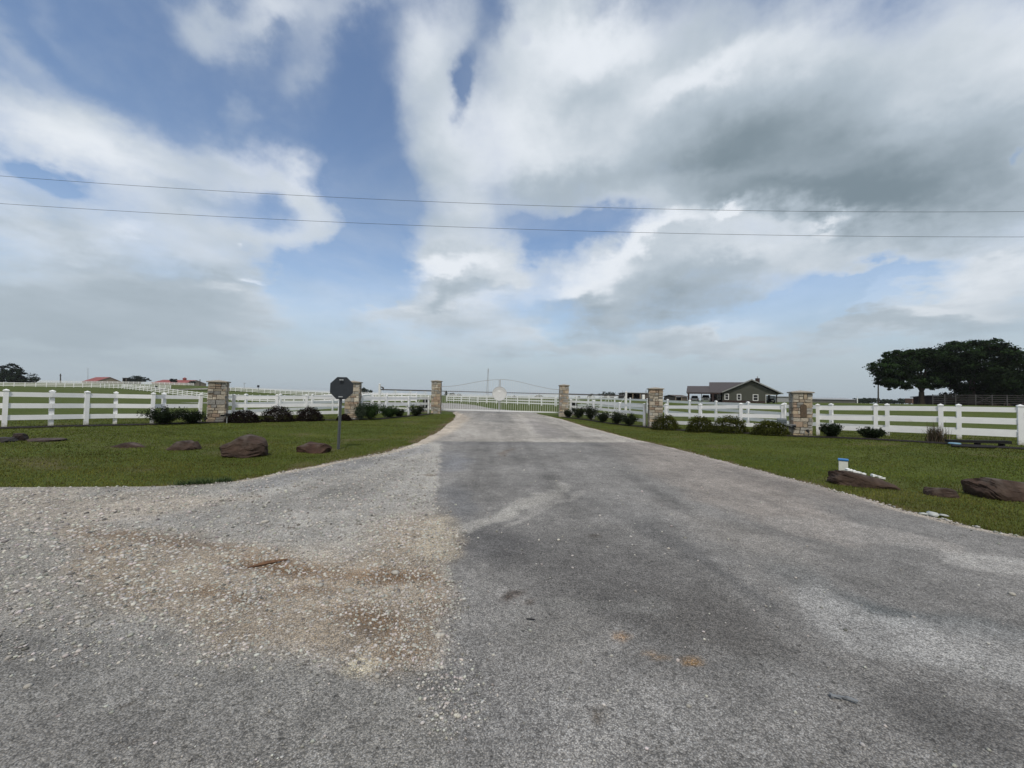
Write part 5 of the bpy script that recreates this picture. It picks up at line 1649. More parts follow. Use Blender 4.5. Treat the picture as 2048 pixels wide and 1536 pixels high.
# closed gable end of the wing above the carport
rw.add([(L0 + .1, YH + .2, ev - .1), (L0 + .1, YH + 11.8, ev - .1), (L0 + .1, YH + 6, rd - .12), (L0 + .22, YH + .2, ev - .1), (L0 + .22, YH + 11.8, ev - .1), (L0 + .22, YH + 6, rd - .12)], [(0, 1, 2), (5, 4, 3), (0, 3, 4, 1), (1, 4, 5, 2), (2, 5, 3, 0)])
rw.build('wing_roof', MAT['roof_dark'], house)
C0 = hz(1373.5, 778, YH + 1).x
er_ = hz(1400, 784.8, YH - 1).z; rr__ = hz(1400, 772.2, YH + 4.2).z
cr = MB(); cr.prism([(YH - 1.0, er_ - .12), (YH + 4.2, rr__ - .12), (YH + 9.4, er_ - .12), (YH + 9.4, er_), (YH + 4.2, rr__ + .02), (YH - 1.0, er_ + .02)], lambda a, c, k: Vector((C0 if k == 0 else L0 - .01, a, c)))
cr.build('carport_roof', MAT['roof_dark'], house)
MB().box(((C0 + xe) / 2, YH - .9, er_ - .26), (xe - C0 - .2, .16, .26)).build('fascia', MAT['brick'], house)
# recessed entrance wall of the wing, with bay windows at the side of the gable block
xw0 = hz(1420.5, 790).x
MB().box(((xw0 + wl) / 2, YH + 3.2, (GZ + ev) / 2), (wl - xw0, .25, ev - GZ + .2)).build('wing_wall', MAT['brick'], house)
MB().box(((xw0 + wl) / 2 + 1.0, YH + 3.05, GZ + 1.05), (1.0, .1, 2.1)).build('door', MAT['black'], house)
window(1437.5, 793, 7, 12, YH + 3.0)
for u, w_ in ((1377.2, .42), (1425.8, .36)):
    q = hz(u, 795, YH - .85); MB().box((q.x, YH - .85, (GZ + er_ - .38) / 2), (w_, w_, er_ - .38 - GZ)).build('carport_pillar', MAT['brick'], house)
q = hz(1403, 795, YH + 9); MB().box((q.x, YH + 9, (GZ + er_ - .2) / 2), (.16, .16, er_ - .2 - GZ)).build('carport_post', MAT['steel'], house)


# vehicles
def vehicle(label, u, Y, kind, face):
    q = to_world(hz(u, 803, Y)); z = GZ
    x, y = q.x, q.y
    root = thing({'suv': 'parked_suv', 'pickup': 'parked_pickup', 'buggy': 'utility_buggy'}[kind], label, {'suv': 'car', 'pickup': 'pickup truck', 'buggy': 'buggy'}[kind], (x, y, z))
    root.rotation_euler = (0, 0, -TH)
    W_, Ln, bz0, bz1, top = {'suv': (1.95, 4.7, .32, 1.0, 1.72), 'pickup': (2.05, 5.6, .42, 1.16, 1.95), 'buggy': (1.5, 2.9, .35, .85, 1.95)}[kind]
    paint = MAT['carwhite'] if kind != 'buggy' else MAT['black']
    f = -1 if face else 1                # face: front towards the road (-y)
    body = MB()
    prof = [(0, bz0), (Ln, bz0), (Ln, bz1 - .05), (Ln - .1, bz1), (.12, bz1), (0, bz1 - .12)]
    body.prism(prof, lambda a, c, k: Vector((x + (-W_ / 2 if k == 0 else W_ / 2), y + a, z + c)))
    body.build('body', paint, root, bevel=0.06)
    if kind != 'buggy':
        c0, c1 = {'suv': (.25, 3.2), 'pickup': (1.3, 3.6)}[kind]
        cab = MB(); cw = W_ / 2 - .08; tw_ = W_ / 2 - .3
        vs = [(x + sx * cw, y + yy, z + bz1 - .01) for yy in (c0, c1) for sx in (-1, 1)] + [(x + sx * tw_, y + yy, z + top) for yy in (c0 + (.45 if kind == 'suv' else .8), c1 - .45) for sx in (-1, 1)]
        cab.add(vs, [(0, 1, 5, 4), (1, 3, 7, 5), (3, 2, 6, 7), (2, 0, 4, 6), (4, 5, 7, 6), (0, 2, 3, 1)])
        cab.build('cabin', paint, root, bevel=0.05)
        def wpane(name, pts):
            b = MB(); b.add(pts, [(0, 1, 2, 3)]); b.add([Vector(p) + Vector((0, .02, -.005)) for p in pts], [(3, 2, 1, 0)]); b.build(name, MAT['glass'], root)
        A = [Vector(v) for v in vs]
        def quad(i0, i1, i2, i3, m, off):
            P = [A[i0], A[i1], A[i2], A[i3]]; cc = sum(P, Vector()) / 4
            return [cc + (p - cc) * m + Vector(off) for p in P]
        wpane('windscreen', quad(0, 1, 5, 4, .86, (0, -.035, .01)))
        wpane('side_window', quad(2, 0, 4, 6, .82, (-.04, 0, .0)))
        wpane('side_window', quad(1, 3, 7, 5, .82, (.04, 0, .0)))
        for sx in (-1, 1):
            MB().box((x + sx * (W_ / 2 - .22), y - .01, z + bz1 - .27), (.30, .08, .17)).build('headlight' if face else 'tail_light', MAT['lamp'] if face else MAT['redlamp'], root)
            MB().box((x + sx * (W_ / 2 + .1), y + c0 + .4, z + bz1 + .1), (.2, .1, .16)).build('mirror', paint, root)
        MB().box((x, y - .015, z + bz1 - .30), (W_ - 1.05, .07, .26)).build('grille' if face else 'tailgate_panel', MAT['black'] if face else paint, root)
        MB().box((x, y - .05, z + bz0 + .12), (W_ - .1, .16, .2)).build('bumper', MAT['steel'] if face and kind == 'pickup' else MAT['grey'], root, bevel=.03)
    else:
        MB().box((x, y + 1.3, z + top), (W_, 1.7, .07)).build('canopy', MAT['black'], root)
        for sx in (-1, 1):
            for yy in (.55, 2.05): MB().beam((x + sx * .7, y + yy, z + bz1 - .05), (x + sx * .7, y + yy, z + top), .05, .05).build('canopy_post', MAT['black'], root)
        MB().box((x, y + 1.3, z + bz1 + .2), (1.3, .5, .5)).build('seat', MAT['black'], root)
        MB().box((x + .25, y - .02, z + .75), (.5, .06, .35)).build('front_panel', MAT['carwhite'], root)
    for sx in (-1, 1):
        for yy in (.85, Ln - .95):
            w2 = MB(); w2.tube((x + sx * (W_ / 2 - .22), y + yy, z + .34), (x + sx * (W_ / 2 + .02), y + yy, z + .34), .34, n=16)
            wo = w2.build('wheel', MAT['tyre'], root)
            MB().tube((x + sx * (W_ / 2 + .0), y + yy, z + .34), (x + sx * (W_ / 2 + .035), y + yy, z + .34), .2, n=12).build('rim', MAT['steel'], wo)


vehicle('white car parked under the left bay of the carport', 1389, YH + 1.8, 'suv', False)
vehicle('white pickup parked facing out under the carport', 1411.5, YH + .6, 'pickup', True)
vehicle('dark utility buggy parked under the porch of the house', 1543, YH + 3.5, 'buggy', True)


def barn(label, u0, u1, v_base, v_eave, v_ridge, Y, depth, wall, roofm, name='barn', rz=0.0, overhang=0.3, ridge_along=True, bays=(), gable_right=None, flat=False, extra=None):
    """long building whose long side faces the camera"""
    a, b = at(u0, v_eave, Y), at(u1, v_eave, Y); s = Y / F
    xm = (a.x + b.x) / 2; Lx = b.x - a.x
    zb = at((u0 + u1) / 2, v_base, Y).z; ze = at((u0 + u1) / 2, v_eave, Y).z; zr = at((u0 + u1) / 2, v_ridge, Y).z
    zg = min(zb, T(xm, Y)) - .6
    root = thing(name, label, name.split('_')[-1], (xm, Y, zg))
    ca, sa = math.cos(rz), math.sin(rz)
    W = lambda x, y, z: Vector((xm + x * ca - y * sa, Y + x * sa + y * ca, z))
    h = Lx / 2
    if flat:
        prof = [(0, zg), (depth, zg), (depth, zr), (0, ze)]
    else:
        prof = [(0, zg), (depth, zg), (depth, ze), (depth / 2, zr), (0, ze)]
    wl_ = MB()
    if bays:
        # open front: back, sides, and the closed stretch
        wl_.prism([(-h, zg), (h, zg), (h, ze), (-h, ze)], lambda p, c, k: W(p, depth - k * .15, c))
        for sx in (-h + .08, h - .08):
            wl_.prism([(0.05, zg), (depth - .16, zg), (depth - .16, ze - .05), (0.05, ze - .05)], lambda p, c, k: W(sx + (k - .5) * .14, p, c))
        closed = bays[-1]
        if closed < 1:
            wl_.prism([(-h + closed * Lx, zg), (h - .16, zg), (h - .16, ze - .06), (-h + closed * Lx, ze - .06)], lambda p, c, k: W(p, k * .12, c))
    else:
        wl_.prism(prof, lambda p, c, k: W(-h if k == 0 else h, p, c))
    wl_.build('wall', wall, root)
    r = MB(); o = overhang
    if flat:
        r.prism([(-o, ze + .02), (depth + o, zr + .02), (depth + o, zr + .2), (-o, ze + .2)], lambda p, c, k: W((-h - o) if k == 0 else (h + o), p, c))
    else:
        k_ = (zr - ze) / (depth / 2)
        r.prism([(-o, ze - o * k_ + .02), (depth / 2, zr + .02), (depth + o, ze - o * k_ + .02), (depth + o, ze - o * k_ + .17), (depth / 2, zr + .17), (-o, ze - o * k_ + .17)], lambda p, c, k: W((-h - o) if k == 0 else (h + o), p, c))
    ro = r.build('roof', roofm, root)
    for t in bays:
        MB().box(W(-h + t * Lx, .0, (zg + ze) / 2), (.22, .22, ze - zg), rz).build('post', MAT['tan'], root)
    return root, W, h, zg, ze, zr, ro


barn('red roofed barn farther left on the hilltop, tan gable to the right', 149, 207, 769, 763, 753.6, 252, 13, MAT['tan'], MAT['roof_red'], rz=-0.42)
rt, Wb, h_, zg, ze, zr, ro = barn('long red roofed barn with a little cupola, right one on the hilltop', 294, 380, 771, 766, 759.5, 262, 14, MAT['tan'], MAT['roof_red'], rz=-0.22)
cpl = MB().box(Wb(4.5, 7, zr + .5), (1.5, 1.5, 1.4), -.22).build('cupola', MAT['roof_red'], rt)
b = MB(); cpt = Wb(4.5, 7, zr + 1.21); b.add([cpt + Vector((i * 1., j * 1., 0)) for i, j in ((-1, -1), (1, -1), (1, 1), (-1, 1))] + [cpt + Vector((0, 0, .9))], [(3, 2, 1, 0), (0, 1, 4), (1, 2, 4), (2, 3, 4), (3, 0, 4)]); b.build('cupola_roof', MAT['roof_red'], cpl)
barn('small dark open fronted shed between the barn and a round tree', 240, 258, 766, 756.2, 757.5, 236, 7, MAT['black'], MAT['roof_dark'], name='shed', rz=-.5, flat=True, bays=(0.02, 0.98))
barn('flat roofed open shed with pale posts above the right fence', 1248, 1297, 799.5, 786.3, 787.4, 126, 6, MAT['brownwall'], MAT['greyroof'], name='open_shed', flat=True, bays=(.06, .36, .66))
q = at(1286.5, 797, 123); o = MB().box((q.x, 123, T(q.x, 123) + .75), (.85, .8, 1.7), bool(0)).build('white_tank', MAT['white'], bevel=.12); tag(o, 'white box tank standing in front of the open shed', 'tank')
barn('small brown barn with an open dark bay left of the carport', 1350, 1376, 802.5, 793.5, 790.6, 148, 8, MAT['brownwall'], MAT['brownwall'], rz=.15, bays=(.02, .5))
barn('long low dark barn with a pale metal roof right of the plaque pillar', 1622, 1708, 806, 799.3, 796.2, 150, 13, MAT['greywall'], MAT['greyroof'], rz=-.10)
barn('pale far barn seen through the porch and behind it', 1553, 1592, 804, 794, 793, 150, 8, MAT['greyroof'], MAT['greyroof'], rz=.0)
q0, q1 = at(1824, 807, 120), at(1864, 807, 120)
tr2 = thing('stock_trailer', 'rusty brown boxy trailer seen under the broad tree', 'trailer', ((q0.x + q1.x) / 2, 120, T(q0.x, 120)))
zt = at(1845, 808, 120).z; hh = 10 * 120 / F
MB().box(((q0.x + q1.x) / 2, 121, zt + hh / 2 + .1), (q1.x - q0.x, 2.2, hh)).build('body', MAT['rust'], tr2, bevel=.05)
for k in (.3, .42): MB().tube((q0.x + (q1.x - q0.x) * k, 119.7, zt + .1), (q0.x + (q1.x - q0.x) * k, 119.95, zt + .1), .38, n=14).build('wheel', MAT['tyre'], tr2)
for k in range(1, 6): MB().box((q0.x + (q1.x - q0.x) * k / 6, 119.87, zt + hh / 2 + .1), (.08, .06, hh - .1)).build('rib', MAT['rust'], tr2)

# brick red low barn and pipe corral under the dark trees
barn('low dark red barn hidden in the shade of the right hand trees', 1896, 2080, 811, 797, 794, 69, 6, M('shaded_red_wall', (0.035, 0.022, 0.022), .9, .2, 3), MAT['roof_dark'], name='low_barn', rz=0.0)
cor = upx([(1866, 57), (1890, 56.5), (1912, 56), (1952, 55), (1985, 54.3), (2015, 53.6), (2060, 52.7), (2100, 52)])
zs = [T(*p) for p in cor]
cf2 = thing('pipe_corral', 'dark pipe corral fence in front of the right hand trees', 'corral', (cor[0][0], cor[0][1], zs[0]))
for i, (x, y) in enumerate(cor):
    MB().tube((x, y, zs[i] - .2), (x, y, zs[i] + 1.55), .05).build('post', MAT['dsteel'], cf2)
for zz in (.35, .62, .89, 1.16, 1.45):
    MB().path([(x, y, zs[i] + zz) for i, (x, y) in enumerate(cor)], [.026] * len(cor), 6).build('rail', MAT['dsteel'], cf2)
x0, y0 = cor[3]; x1, y1 = cor[4]
MB().beam((x0, y0 - .05, zs[3] + .35), (x1, y1 - .05, zs[4] + 1.4), .03, .03).beam((x0, y0 - .05, zs[3] + 1.4), (x1, y1 - .05, zs[4] + .35), .03, .03).build('brace', MAT['dsteel'], cf2)


# ================================================================ POLES AND MASTS
def polething(name, label, cat, u, v0, v1, Y, r, mat, arm=None, head=None, group=None, ground=True):
    a, b = at(u, v0, Y), at(u, v1, Y); zg = T(a.x, a.y)
    zb = min(zg, a.z) - .3 if ground else a.z
    root = thing(name, label, cat, (a.x, a.y, zg), group)
    MB().tube((a.x, a.y, zb), (b.x, b.y, b.z), r, r * .8, 8).build('shaft', mat, root)
    if arm: MB().box((b.x, b.y, b.z - arm[1]), (arm[0], .12, .14)).build('crossarm', mat, root)
    if head == 'lamp': MB().box((b.x + .3, b.y, b.z), (1.1, .3, .22)).build('lamp_head', mat, root)
    if head == 'sign': MB().box((b.x, b.y - .1, b.z - .1), (.75, .06, .75)).build('panel', MAT['signback'], root)
    return root


polething('utility_pole', 'short dark utility pole on the skyline right of the far left thicket', 'utility pole', 121, 765, 747.5, 225, .28, MAT['pole'], arm=(1.6, 1.0))
polething('radio_mast', 'thin pale radio mast just left of the first red roofed barn', 'mast', 176, 764, 736, 300, .16, MAT['steel'])
polething('utility_pole', 'dark pole at the right end of the second red roofed barn', 'utility pole', 400, 768, 758.5, 215, .22, MAT['pole'])
polething('lamp_post', 'far lamp post right of the broad left pillar', 'lamp post', 488.5, 779, 766.5, 200, .12, MAT['steel'], head='lamp')
polething('road_sign', 'tiny far sign on a post above the dark mounded bushes', 'road sign', 517, 784, 772, 128, .05, MAT['signpost'], head='sign')
polething('road_sign', 'tiny dark sign beside the hillside lane', 'road sign', 313, 783, 774, 116, .05, MAT['signpost'], head='sign')
polething('utility_pole', 'pole at the left end of the open shed', 'utility pole', 1245, 799, 781, 132, .10, MAT['steel'])
polething('utility_pole', 'pole behind the right end of the open shed', 'utility pole', 1292, 799, 781, 140, .12, MAT['pole'])
polething('utility_pole', 'thin pole above the truss between two far trees', 'utility pole', 1185.5, 799, 786.5, 150, .09, MAT['steel'])
polething('utility_pole', 'dark pole just left of the broad dark tree', 'utility pole', 1756.5, 808, 766, 100, .17, MAT['pole'])
polething('marker_post', 'white post in the field right of the long low barn', 'post', 1714.7, 811, 795.5, 58, .07, MAT['white'])
# lattice tower
YL = 330; a, b = at(974.5, 797, YL), at(976.5, 737, YL); zg = T(a.x, a.y)
lt = thing('lattice_tower', 'slender grey lattice tower rising behind the gate', 'tower', (a.x, YL, zg))
H_ = b.z - zg; lg = MB(); bz = MB()
for k in range(3):
    an = k * 2.094 + .3
    f0 = Vector((a.x + 1.15 * math.cos(an), YL + 1.15 * math.sin(an), zg)); f1 = Vector((b.x + .28 * math.cos(an), YL + .28 * math.sin(an), zg + H_))
    MB().tube(f0, f1, .10).build('leg', MAT['steel'], lt)
    an2 = (k + 1) * 2.094 + .3
    g0_ = Vector((a.x + 1.15 * math.cos(an2), YL + 1.15 * math.sin(an2), zg)); g1_ = Vector((b.x + .28 * math.cos(an2), YL + .28 * math.sin(an2), zg + H_))
    for j in range(16):
        bz.tube(f0.lerp(f1, j / 16), g0_.lerp(g1_, (j + 1) / 16), .045, n=4); bz.tube(g0_.lerp(g1_, j / 16), f0.lerp(f1, j / 16), .04, n=4)
bz.build('bracing', MAT['steel'], lt)
MB().box((b.x, YL, zg + H_ - 1.6), (.8, .6, 2.6)).build('antenna', MAT['steel'], lt)

# ================================================================ SKY AND LIGHT
SUN_EL, SUN_AZ = math.radians(58), math.radians(178)   # azimuth clockwise from the view direction (+Y)
w = bpy.data.worlds.new('World'); scene.world = w; w.use_nodes = True
nt = w.node_tree; N, L = nt.nodes, nt.links
bg = N['Background']; SKY = 0.15; bg.inputs['Strength'].default_value = SKY
tc = N.new('ShaderNodeTexCoord')
sky = N.new('ShaderNodeTexSky'); sky.sky_type = 'NISHITA'; sky.sun_disc = False
sky.sun_elevation = SUN_EL; sky.sun_rotation = SUN_AZ
sky.air_density = 1.0; sky.dust_density = 0.6; sky.ozone_density = 1.5


def math_(op, a, b=None, c=None):
    n = N.new('ShaderNodeMath'); n.operation = op
    for i, v in enumerate((a, b, c)):
        if v is None: continue
        if isinstance(v, (int, float)): n.inputs[i].default_value = v
        else: L.new(v, n.inputs[i])
    return n.outputs[0]


def rng_(s, a, b, lo=0.0, hi=1.0, kind='SMOOTHSTEP'):
    r = N.new('ShaderNodeMapRange'); r.interpolation_type = kind
    for k_, v in (('From Min', a), ('From Max', b), ('To Min', lo), ('To Max', hi)): r.inputs[k_].default_value = v
    L.new(s, r.inputs['Value']); return r.outputs['Result']


def vm(op, a, b=None, scale=None):
    n = N.new('ShaderNodeVectorMath'); n.operation = op
    for i, v in enumerate((a, b)):
        if v is None: continue
        if isinstance(v, tuple): n.inputs[i].default_value = v
        else: L.new(v, n.inputs[i])
    if scale is not None:
        if isinstance(scale, (int, float)): n.inputs['Scale'].default_value = scale
        else: L.new(scale, n.inputs['Scale'])
    return n


def noise3(vec, sc, det, rough=0.55, dist=0.0):
    n = N.new('ShaderNodeTexNoise'); n.inputs['Scale'].default_value = sc; n.inputs['Detail'].default_value = det
    n.inputs['Roughness'].default_value = rough; n.inputs['Distortion'].default_value = dist
    L.new(vec, n.inputs['Vector']); return n


def mixc(f, a, b):
    x = N.new('ShaderNodeMix'); x.data_type = 'RGBA'
    if isinstance(f, (int, float)): x.inputs['Factor'].default_value = f
    else: L.new(f, x.inputs['Factor'])
    for k_, v in (('A', a), ('B', b)):
        if isinstance(v, tuple): x.inputs[k_].default_value = (*v, 1)
        else: L.new(v, x.inputs[k_])
    return x.outputs['Result']


D = tc.outputs['Generated']
dn = vm('NORMALIZE', D).outputs[0]
sp = N.new('ShaderNodeSeparateXYZ'); L.new(dn, sp.inputs[0])
az = math_('ARCTAN2', sp.outputs[0], sp.outputs[1])
el = math_('ARCSINE', sp.outputs[2])
cb = N.new('ShaderNodeCombineXYZ'); L.new(az, cb.inputs[0]); L.new(el, cb.inputs[1])
# cloud-deck coordinates: the same noise seen at a slant, flatter and finer towards the horizon
den = math_('ADD', math_('MAXIMUM', sp.outputs[2], 0.0), 0.16)
inv = math_('DIVIDE', 1.0, den)
deck = vm('SCALE', dn, scale=inv).outputs[0]
# warp so that cloud edges billow
w1_ = noise3(deck, 1.5, 5, 0.6); w2_ = noise3(dn, 9.0, 6, 0.62)
o1 = vm('SUBTRACT', w1_.outputs['Color'], (0.5, 0.5, 0.5)).outputs[0]
o2 = vm('SUBTRACT', w2_.outputs['Color'], (0.5, 0.5, 0.5)).outputs[0]
wsum = vm('ADD', vm('SCALE', o1, scale=0.20).outputs[0], vm('SCALE', o2, scale=0.10).outputs[0]).outputs[0]
uv = vm('ADD', cb.outputs[0], wsum).outputs[0]


def azel(u, v):
    d = ray(u, v).normalized()
    return np.array([math.atan2(d.x, d.y), math.asin(d.z)])


def blob(cx, cy, rx, ry, rot=0.0, chain=None):
    """soft round patch of sky around the given direction; 1 in the middle, 0 outside"""
    c = azel(cx, cy); e = 4.0
    J = np.column_stack([(azel(cx + e, cy) - azel(cx - e, cy)) / (2 * e), (azel(cx, cy + e) - azel(cx, cy - e)) / (2 * e)])
    r = math.radians(rot)
    A = J @ np.array([[math.cos(r), -math.sin(r)], [math.sin(r), math.cos(r)]]) @ np.diag([rx, ry])
    U, S, _ = np.linalg.svd(A)
    if np.linalg.det(U) < 0: U[:, 1] *= -1
    m = N.new('ShaderNodeMapping'); m.vector_type = 'TEXTURE'
    m.inputs['Location'].default_value = (c[0], c[1], 0)
    m.inputs['Rotation'].default_value = (0, 0, math.atan2(U[1, 0], U[0, 0]))
    m.inputs['Scale'].default_value = (S[0], S[1], 1e7)
    src = uvflat
    if chain is not None:            # z carries the running sum, scaled away: keeps the node order sequential
        cx_n = N.new('ShaderNodeCombineXYZ'); L.new(ux, cx_n.inputs[0]); L.new(uy, cx_n.inputs[1]); L.new(chain, cx_n.inputs[2]); src = cx_n.outputs[0]
    L.new(src, m.inputs['Vector'])
    return m.outputs[0]


flat_ = vm('MULTIPLY', uv, (1, 1, 0)); uvflat = flat_.outputs[0]
sp2 = N.new('ShaderNodeSeparateXYZ'); L.new(uvflat, sp2.inputs[0]); ux, uy = sp2.outputs[0], sp2.outputs[1]


def field(items, base, start=None):
    tot = None
    for cx, cy, rx, ry, rot, amp in items:
        q = blob(cx, cy, rx, ry, rot, tot if tot is not None else start)
        ln = vm('LENGTH', q).outputs['Value']
        g_ = rng_(ln, 0.0, 1.0, amp, 0.0)
        tot = g_ if tot is None else math_('ADD', tot, g_)
    return math_('ADD', tot, base)


CLOUD = [  # cx, cy, rx, ry, rotation, amount (negative = opening of blue)
    # left: the long arch of cloud
    (40, 230, 330, 150, 30, 1.1), (260, 330, 300, 130, 25, 1.1), (480, 340, 230, 110, 12, 1.0), (610, 370, 120, 110, 30, .9), (640, 430, 110, 90, 0, .9), (580, 470, 130, 70, 0, .6), (420, 470, 330, 90, 8, .9),
    (80, 470, 330, 120, 10, .8), (180, 580, 520, 150, 0, 1.1), (420, 600, 280, 120, 5, .8), (200, 690, 700, 120, 0, .9), (0, 330, 90, 120, 0, .4), (420, 660, 330, 110, 0, .7), (480, 560, 160, 110, 0, .5), (60, 640, 400, 130, 0, .5),
    (95, 375, 120, 50, 14, -.8), (525, 392, 105, 36, 12, -.35), (560, 545, 60, 60, 0, -.3),
    # top middle
    (425, 45, 70, 90, -30, .75), (540, 50, 120, 90, -20, .8), (650, 60, 140, 80, -10, .75), (620, 140, 90, 60, -40, .45), (500, 205, 45, 60, 20, .38), (740, 20, 120, 50, 0, .4),
    (60, 110, 240, 40, 40, .28), (150, 60, 160, 40, 50, .2),
    # big mass on the right
    (860, 130, 120, 190, 5, 1.0), (900, 300, 120, 190, -10, 1.1), (930, 430, 110, 90, 0, .9), (1120, 260, 280, 330, 0, 1.5), (1350, 200, 420, 330, 0, 1.6), (1700, 250, 520, 380, 0, 1.7), (1980, 260, 300, 420, 0, 1.4),
    (1050, 70, 200, 120, 0, .7), (1500, 420, 420, 130, -5, 1.0), (1300, 400, 220, 80, 0, .6), (1800, 470, 320, 120, 0, .6),
    (938, 195, 34, 105, 5, -1.15), (985, 60, 60, 120, 12, -.75), (1052, 100, 40, 50, 0, -.5), (2045, 310, 40, 34, 0, -1.3),
    # middle gap stays blue
    (740, 330, 150, 260, 12, -.7), (730, 520, 130, 150, 10, -.6), (1150, 455, 240, 66, 3, -.62), (1090, 500, 120, 60, -20, -.65), (1200, 440, 130, 40, 0, -.3),
    # lower cumulus
    (880, 555, 130, 95, -10, 1.2), (960, 525, 140, 105, 10, 1.3), (1020, 560, 110, 90, 0, 1.0), (860, 480, 90, 90, 0, .7), (890, 620, 170, 70, 0, .8), (740, 615, 110, 60, 0, .5), (960, 640, 260, 60, 0, .7), (720, 690, 60, 26, 0, .3),
    (1210, 560, 210, 110, -12, 1.2), (1330, 510, 200, 90, -18, 1.0), (1420, 560, 260, 100, 0, 1.1), (1240, 620, 240, 70, 0, .9), (1520, 520, 220, 70, 0, .7), (1680, 500, 260, 60, 0, .6),
    (1570, 625, 220, 56, -8, -.85), (1700, 575, 160, 40, -20, -.8), (1800, 540, 140, 40, 0, -.4), (1120, 640, 60, 50, 0, -.4),
    (860, 700, 420, 70, 0, .7), (760, 640, 200, 60, 0, .5), (1120, 690, 320, 70, 0, .6), (1480, 680, 420, 60, 0, .5), (1700, 650, 300, 50, 0, .4), (1830, 600, 220, 80, -18, .9), (1980, 570, 240, 100, -10, 1.0), (1900, 660, 420, 80, 0, .8), (1450, 690, 420, 60, 0, .7), (1250, 700, 340, 50, 0, .5),
]
dens0 = field(CLOUD, -0.18)
# behind and overhead: broken cloud of the same kind
back = rng_(sp.outputs[1], 0.25, -0.2, 0.0, 0.55)
up_el = rng_(el, 0.75, 1.0, 0.0, 0.35)
dens0 = math_('ADD', dens0, math_('ADD', back, up_el))
nb = noise3(deck, 2.3, 9, 0.58, 0.25).outputs['Fac']
nf = noise3(dn, 22, 8, 0.6).outputs['Fac']
nsum = math_('ADD', math_('MULTIPLY', math_('SUBTRACT', nb, 0.5), 1.15), math_('MULTIPLY', math_('SUBTRACT', nf, 0.5), 0.45))
dens1 = math_('ADD', dens0, nsum)
cov0 = rng_(dens1, -0.48, 1.25)
veil = math_('ADD', math_('MULTIPLY', rng_(noise3(deck, 1.1, 7, 0.6, 0.4).outputs['Fac'], 0.42, 0.75), 0.24), rng_(el, 0.40, 0.12, 0.0, 0.38))
cov = math_('MAXIMUM', cov0, veil)

SHADE = [  # darker grey undersides and thick parts
    (1650, 330, 520, 170, 6, .85), (1850, 370, 380, 170, 0, .65), (1620, 400, 420, 70, 0, .35), (1500, 260, 260, 90, -25, .4), (1950, 230, 200, 130, 0, .35), (1150, 370, 260, 70, 0, .5), (1400, 330, 240, 70, 0, .35), (1560, 400, 320, 50, 0, .55),
    (1360, 590, 260, 60, -4, .55), (1200, 640, 260, 45, 0, .65), (1450, 545, 180, 40, 0, .35), (880, 598, 120, 34, 4, .5), (980, 590, 90, 24, 0, .3), (1750, 640, 300, 50, 0, .3), (1950, 640, 260, 60, 0, .3),
    (200, 620, 520, 110, 0, .45), (120, 520, 260, 50, 8, .3), (350, 530, 250, 40, 6, .25), (250, 690, 500, 80, 0, .35), (420, 400, 130, 30, 10, .2), (80, 440, 160, 50, 20, .2),
    (1220, 180, 80, 160, 20, .2), (1130, 230, 60, 80, 0, .15)]
LIGHT = [(1150, 300, 150, 120, -20, .3), (1300, 180, 200, 120, -30, .35), (1020, 330, 110, 90, 0, .3), (1180, 110, 160, 100, 0, .3), (1560, 90, 220, 80, -20, .3), (1340, 470, 130, 30, -20, .4), (1150, 600, 80, 30, 0, .4), (1420, 660, 160, 26, -8, .4), (1950, 540, 180, 40, 0, .3), (840, 600, 60, 30, -20, .4), (240, 330, 160, 50, 20, .25), (30, 410, 80, 30, 0, .3), (1250, 60, 200, 80, -25, .6), (1420, 130, 200, 50, -35, .5), (1080, 120, 130, 120, 0, .4), (960, 300, 120, 160, 0, .45), (1060, 250, 130, 110, 0, .4), (870, 110, 80, 120, 0, .3), (1455, 425, 60, 26, -25, 1.0), (1280, 500, 130, 34, -28, .7), (1640, 440, 60, 20, -10, .6),
         (1180, 570, 130, 50, -20, .5), (880, 540, 90, 34, -15, .8), (960, 530, 80, 40, 0, .4), (620, 330, 130, 50, 25, .45), (500, 290, 100, 40, 10, .4), (100, 260, 260, 70, 25, .3), (1760, 580, 90, 24, -35, .7), (1900, 590, 160, 30, -5, .45), (500, 533, 40, 18, 0, .6), (260, 470, 60, 30, 0, .4), (430, 570, 70, 30, 0, .3), (560, 60, 120, 60, 0, .3)]
sh = field(SHADE, 0.30, dens1)
li = field(LIGHT, 0.0, sh)
nd = noise3(deck, 1.3, 6, 0.52, 0.15).outputs['Fac']
sh = math_('ADD', math_('SUBTRACT', sh, li), math_('MULTIPLY', math_('SUBTRACT', nd, 0.5), 1.5))
sh = math_('ADD', sh, math_('MULTIPLY', math_('SUBTRACT', nb, 0.5), 0.55))
sh = math_('ADD', sh, math_('MULTIPLY', math_('SUBTRACT', nf, 0.5), 0.25))
# thin edges of the cloud are bright
sh = math_('SUBTRACT', sh, rng_(dens1, 0.2, 1.6, 0.22, 0.0))
k_ = 1.0 / SKY
sc_ = lambda c: tuple(v * k_ for v in c)
WHT, MID, GRY = sc_((0.80, 0.845, 0.90)), sc_((0.455, 0.53, 0.60)), sc_((0.205, 0.265, 0.31))
c1 = mixc(rng_(sh, -0.35, 0.62), WHT, MID)
cl = mixc(rng_(sh, 0.30, 1.75), c1, GRY)
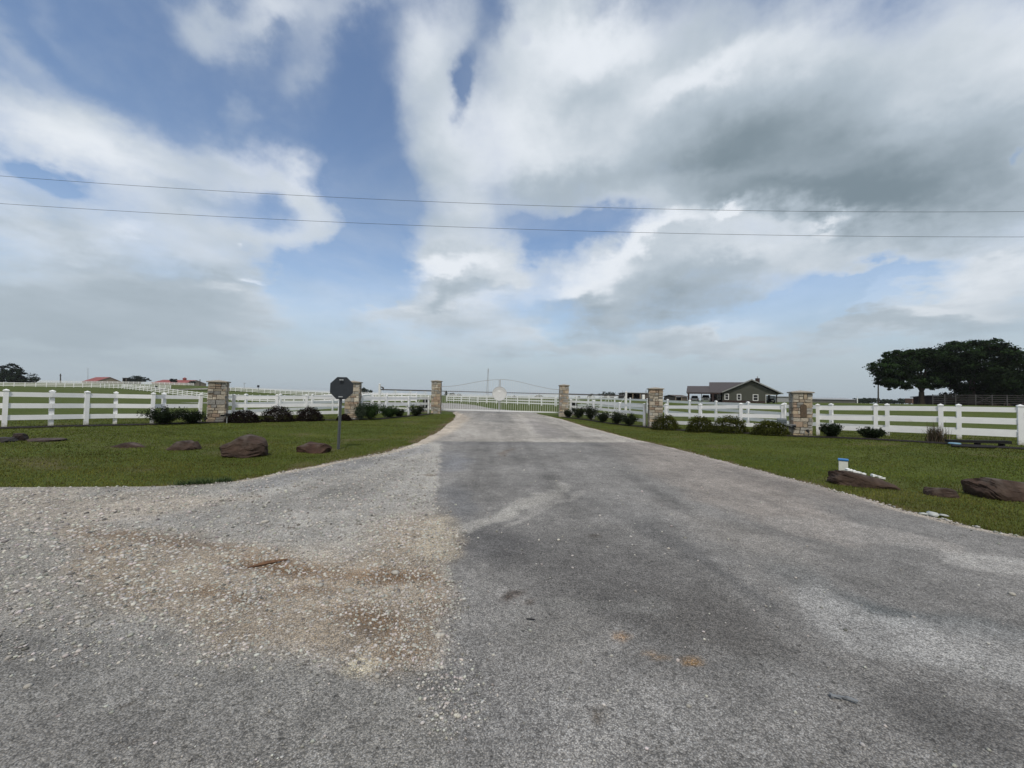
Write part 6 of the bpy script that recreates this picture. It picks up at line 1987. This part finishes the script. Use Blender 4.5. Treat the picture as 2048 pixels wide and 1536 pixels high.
# blue of the clear air: the sky model
hsv = N.new('ShaderNodeHueSaturation'); hsv.inputs['Saturation'].default_value = 1.0; hsv.inputs['Value'].default_value = 1.0
L.new(sky.outputs[0], hsv.inputs['Color'])
base = mixc(cov, hsv.outputs[0], cl)
# humid whitening towards the horizon
hzc = sc_((0.415, 0.488, 0.545))
fin = mixc(rng_(el, 0.26, 0.015, 0.0, 0.96), base, hzc)
fin = mixc(rng_(sp.outputs[1], 0.12, -0.30, 0.0, 0.75), fin, sc_((0.60, 0.585, 0.55)))  # unseen sky behind the camera, neutral brightness added to offset the blue ground cast
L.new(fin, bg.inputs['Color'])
w.cycles.sampling_method = 'MANUAL'; w.cycles.sample_map_resolution = 512

sd = bpy.data.lights.new('sun', 'SUN'); sd.energy = 2.5; sd.angle = math.radians(7); sd.color = (1.0, 0.95, 0.875)
so = bpy.data.objects.new('sun', sd); C.objects.link(so)
dirn = Vector((math.sin(SUN_AZ) * math.cos(SUN_EL), math.cos(SUN_AZ) * math.cos(SUN_EL), math.sin(SUN_EL)))
so.rotation_euler = dirn.to_track_quat('Z', 'Y').to_euler()
so.location = dirn * 50

# humid air: far things fade a little
hzb = MB(); hzb.box((0, 0, 14.0), (9800, 9800, 36.0))
hm = bpy.data.materials.new('air'); hm.use_nodes = True
hn = hm.node_tree; hn.nodes.clear()
ho = hn.nodes.new('ShaderNodeOutputMaterial'); pv_ = hn.nodes.new('ShaderNodeVolumePrincipled')
pv_.inputs['Color'].default_value = (0.94, 0.97, 1.0, 1); pv_.inputs['Density'].default_value = 0.00014; pv_.inputs['Anisotropy'].default_value = 0.2
hn.links.new(pv_.outputs[0], ho.inputs['Volume'])
hz_o = hzb.build('haze', hm); tag(hz_o, kind='stuff')
hz_o['label'] = 'thin humid air veiling the far pastures'
scene.cycles.volume_bounces = 0

vs_ = scene.view_settings
vs_.view_transform = 'Standard'; vs_.look = 'None'; vs_.exposure = 0.0; vs_.gamma = 1.0
scene.render.engine = 'CYCLES'
scene.cycles.use_denoising = True
scene.cycles.max_bounces = 6
scene.cycles.transparent_max_bounces = 4
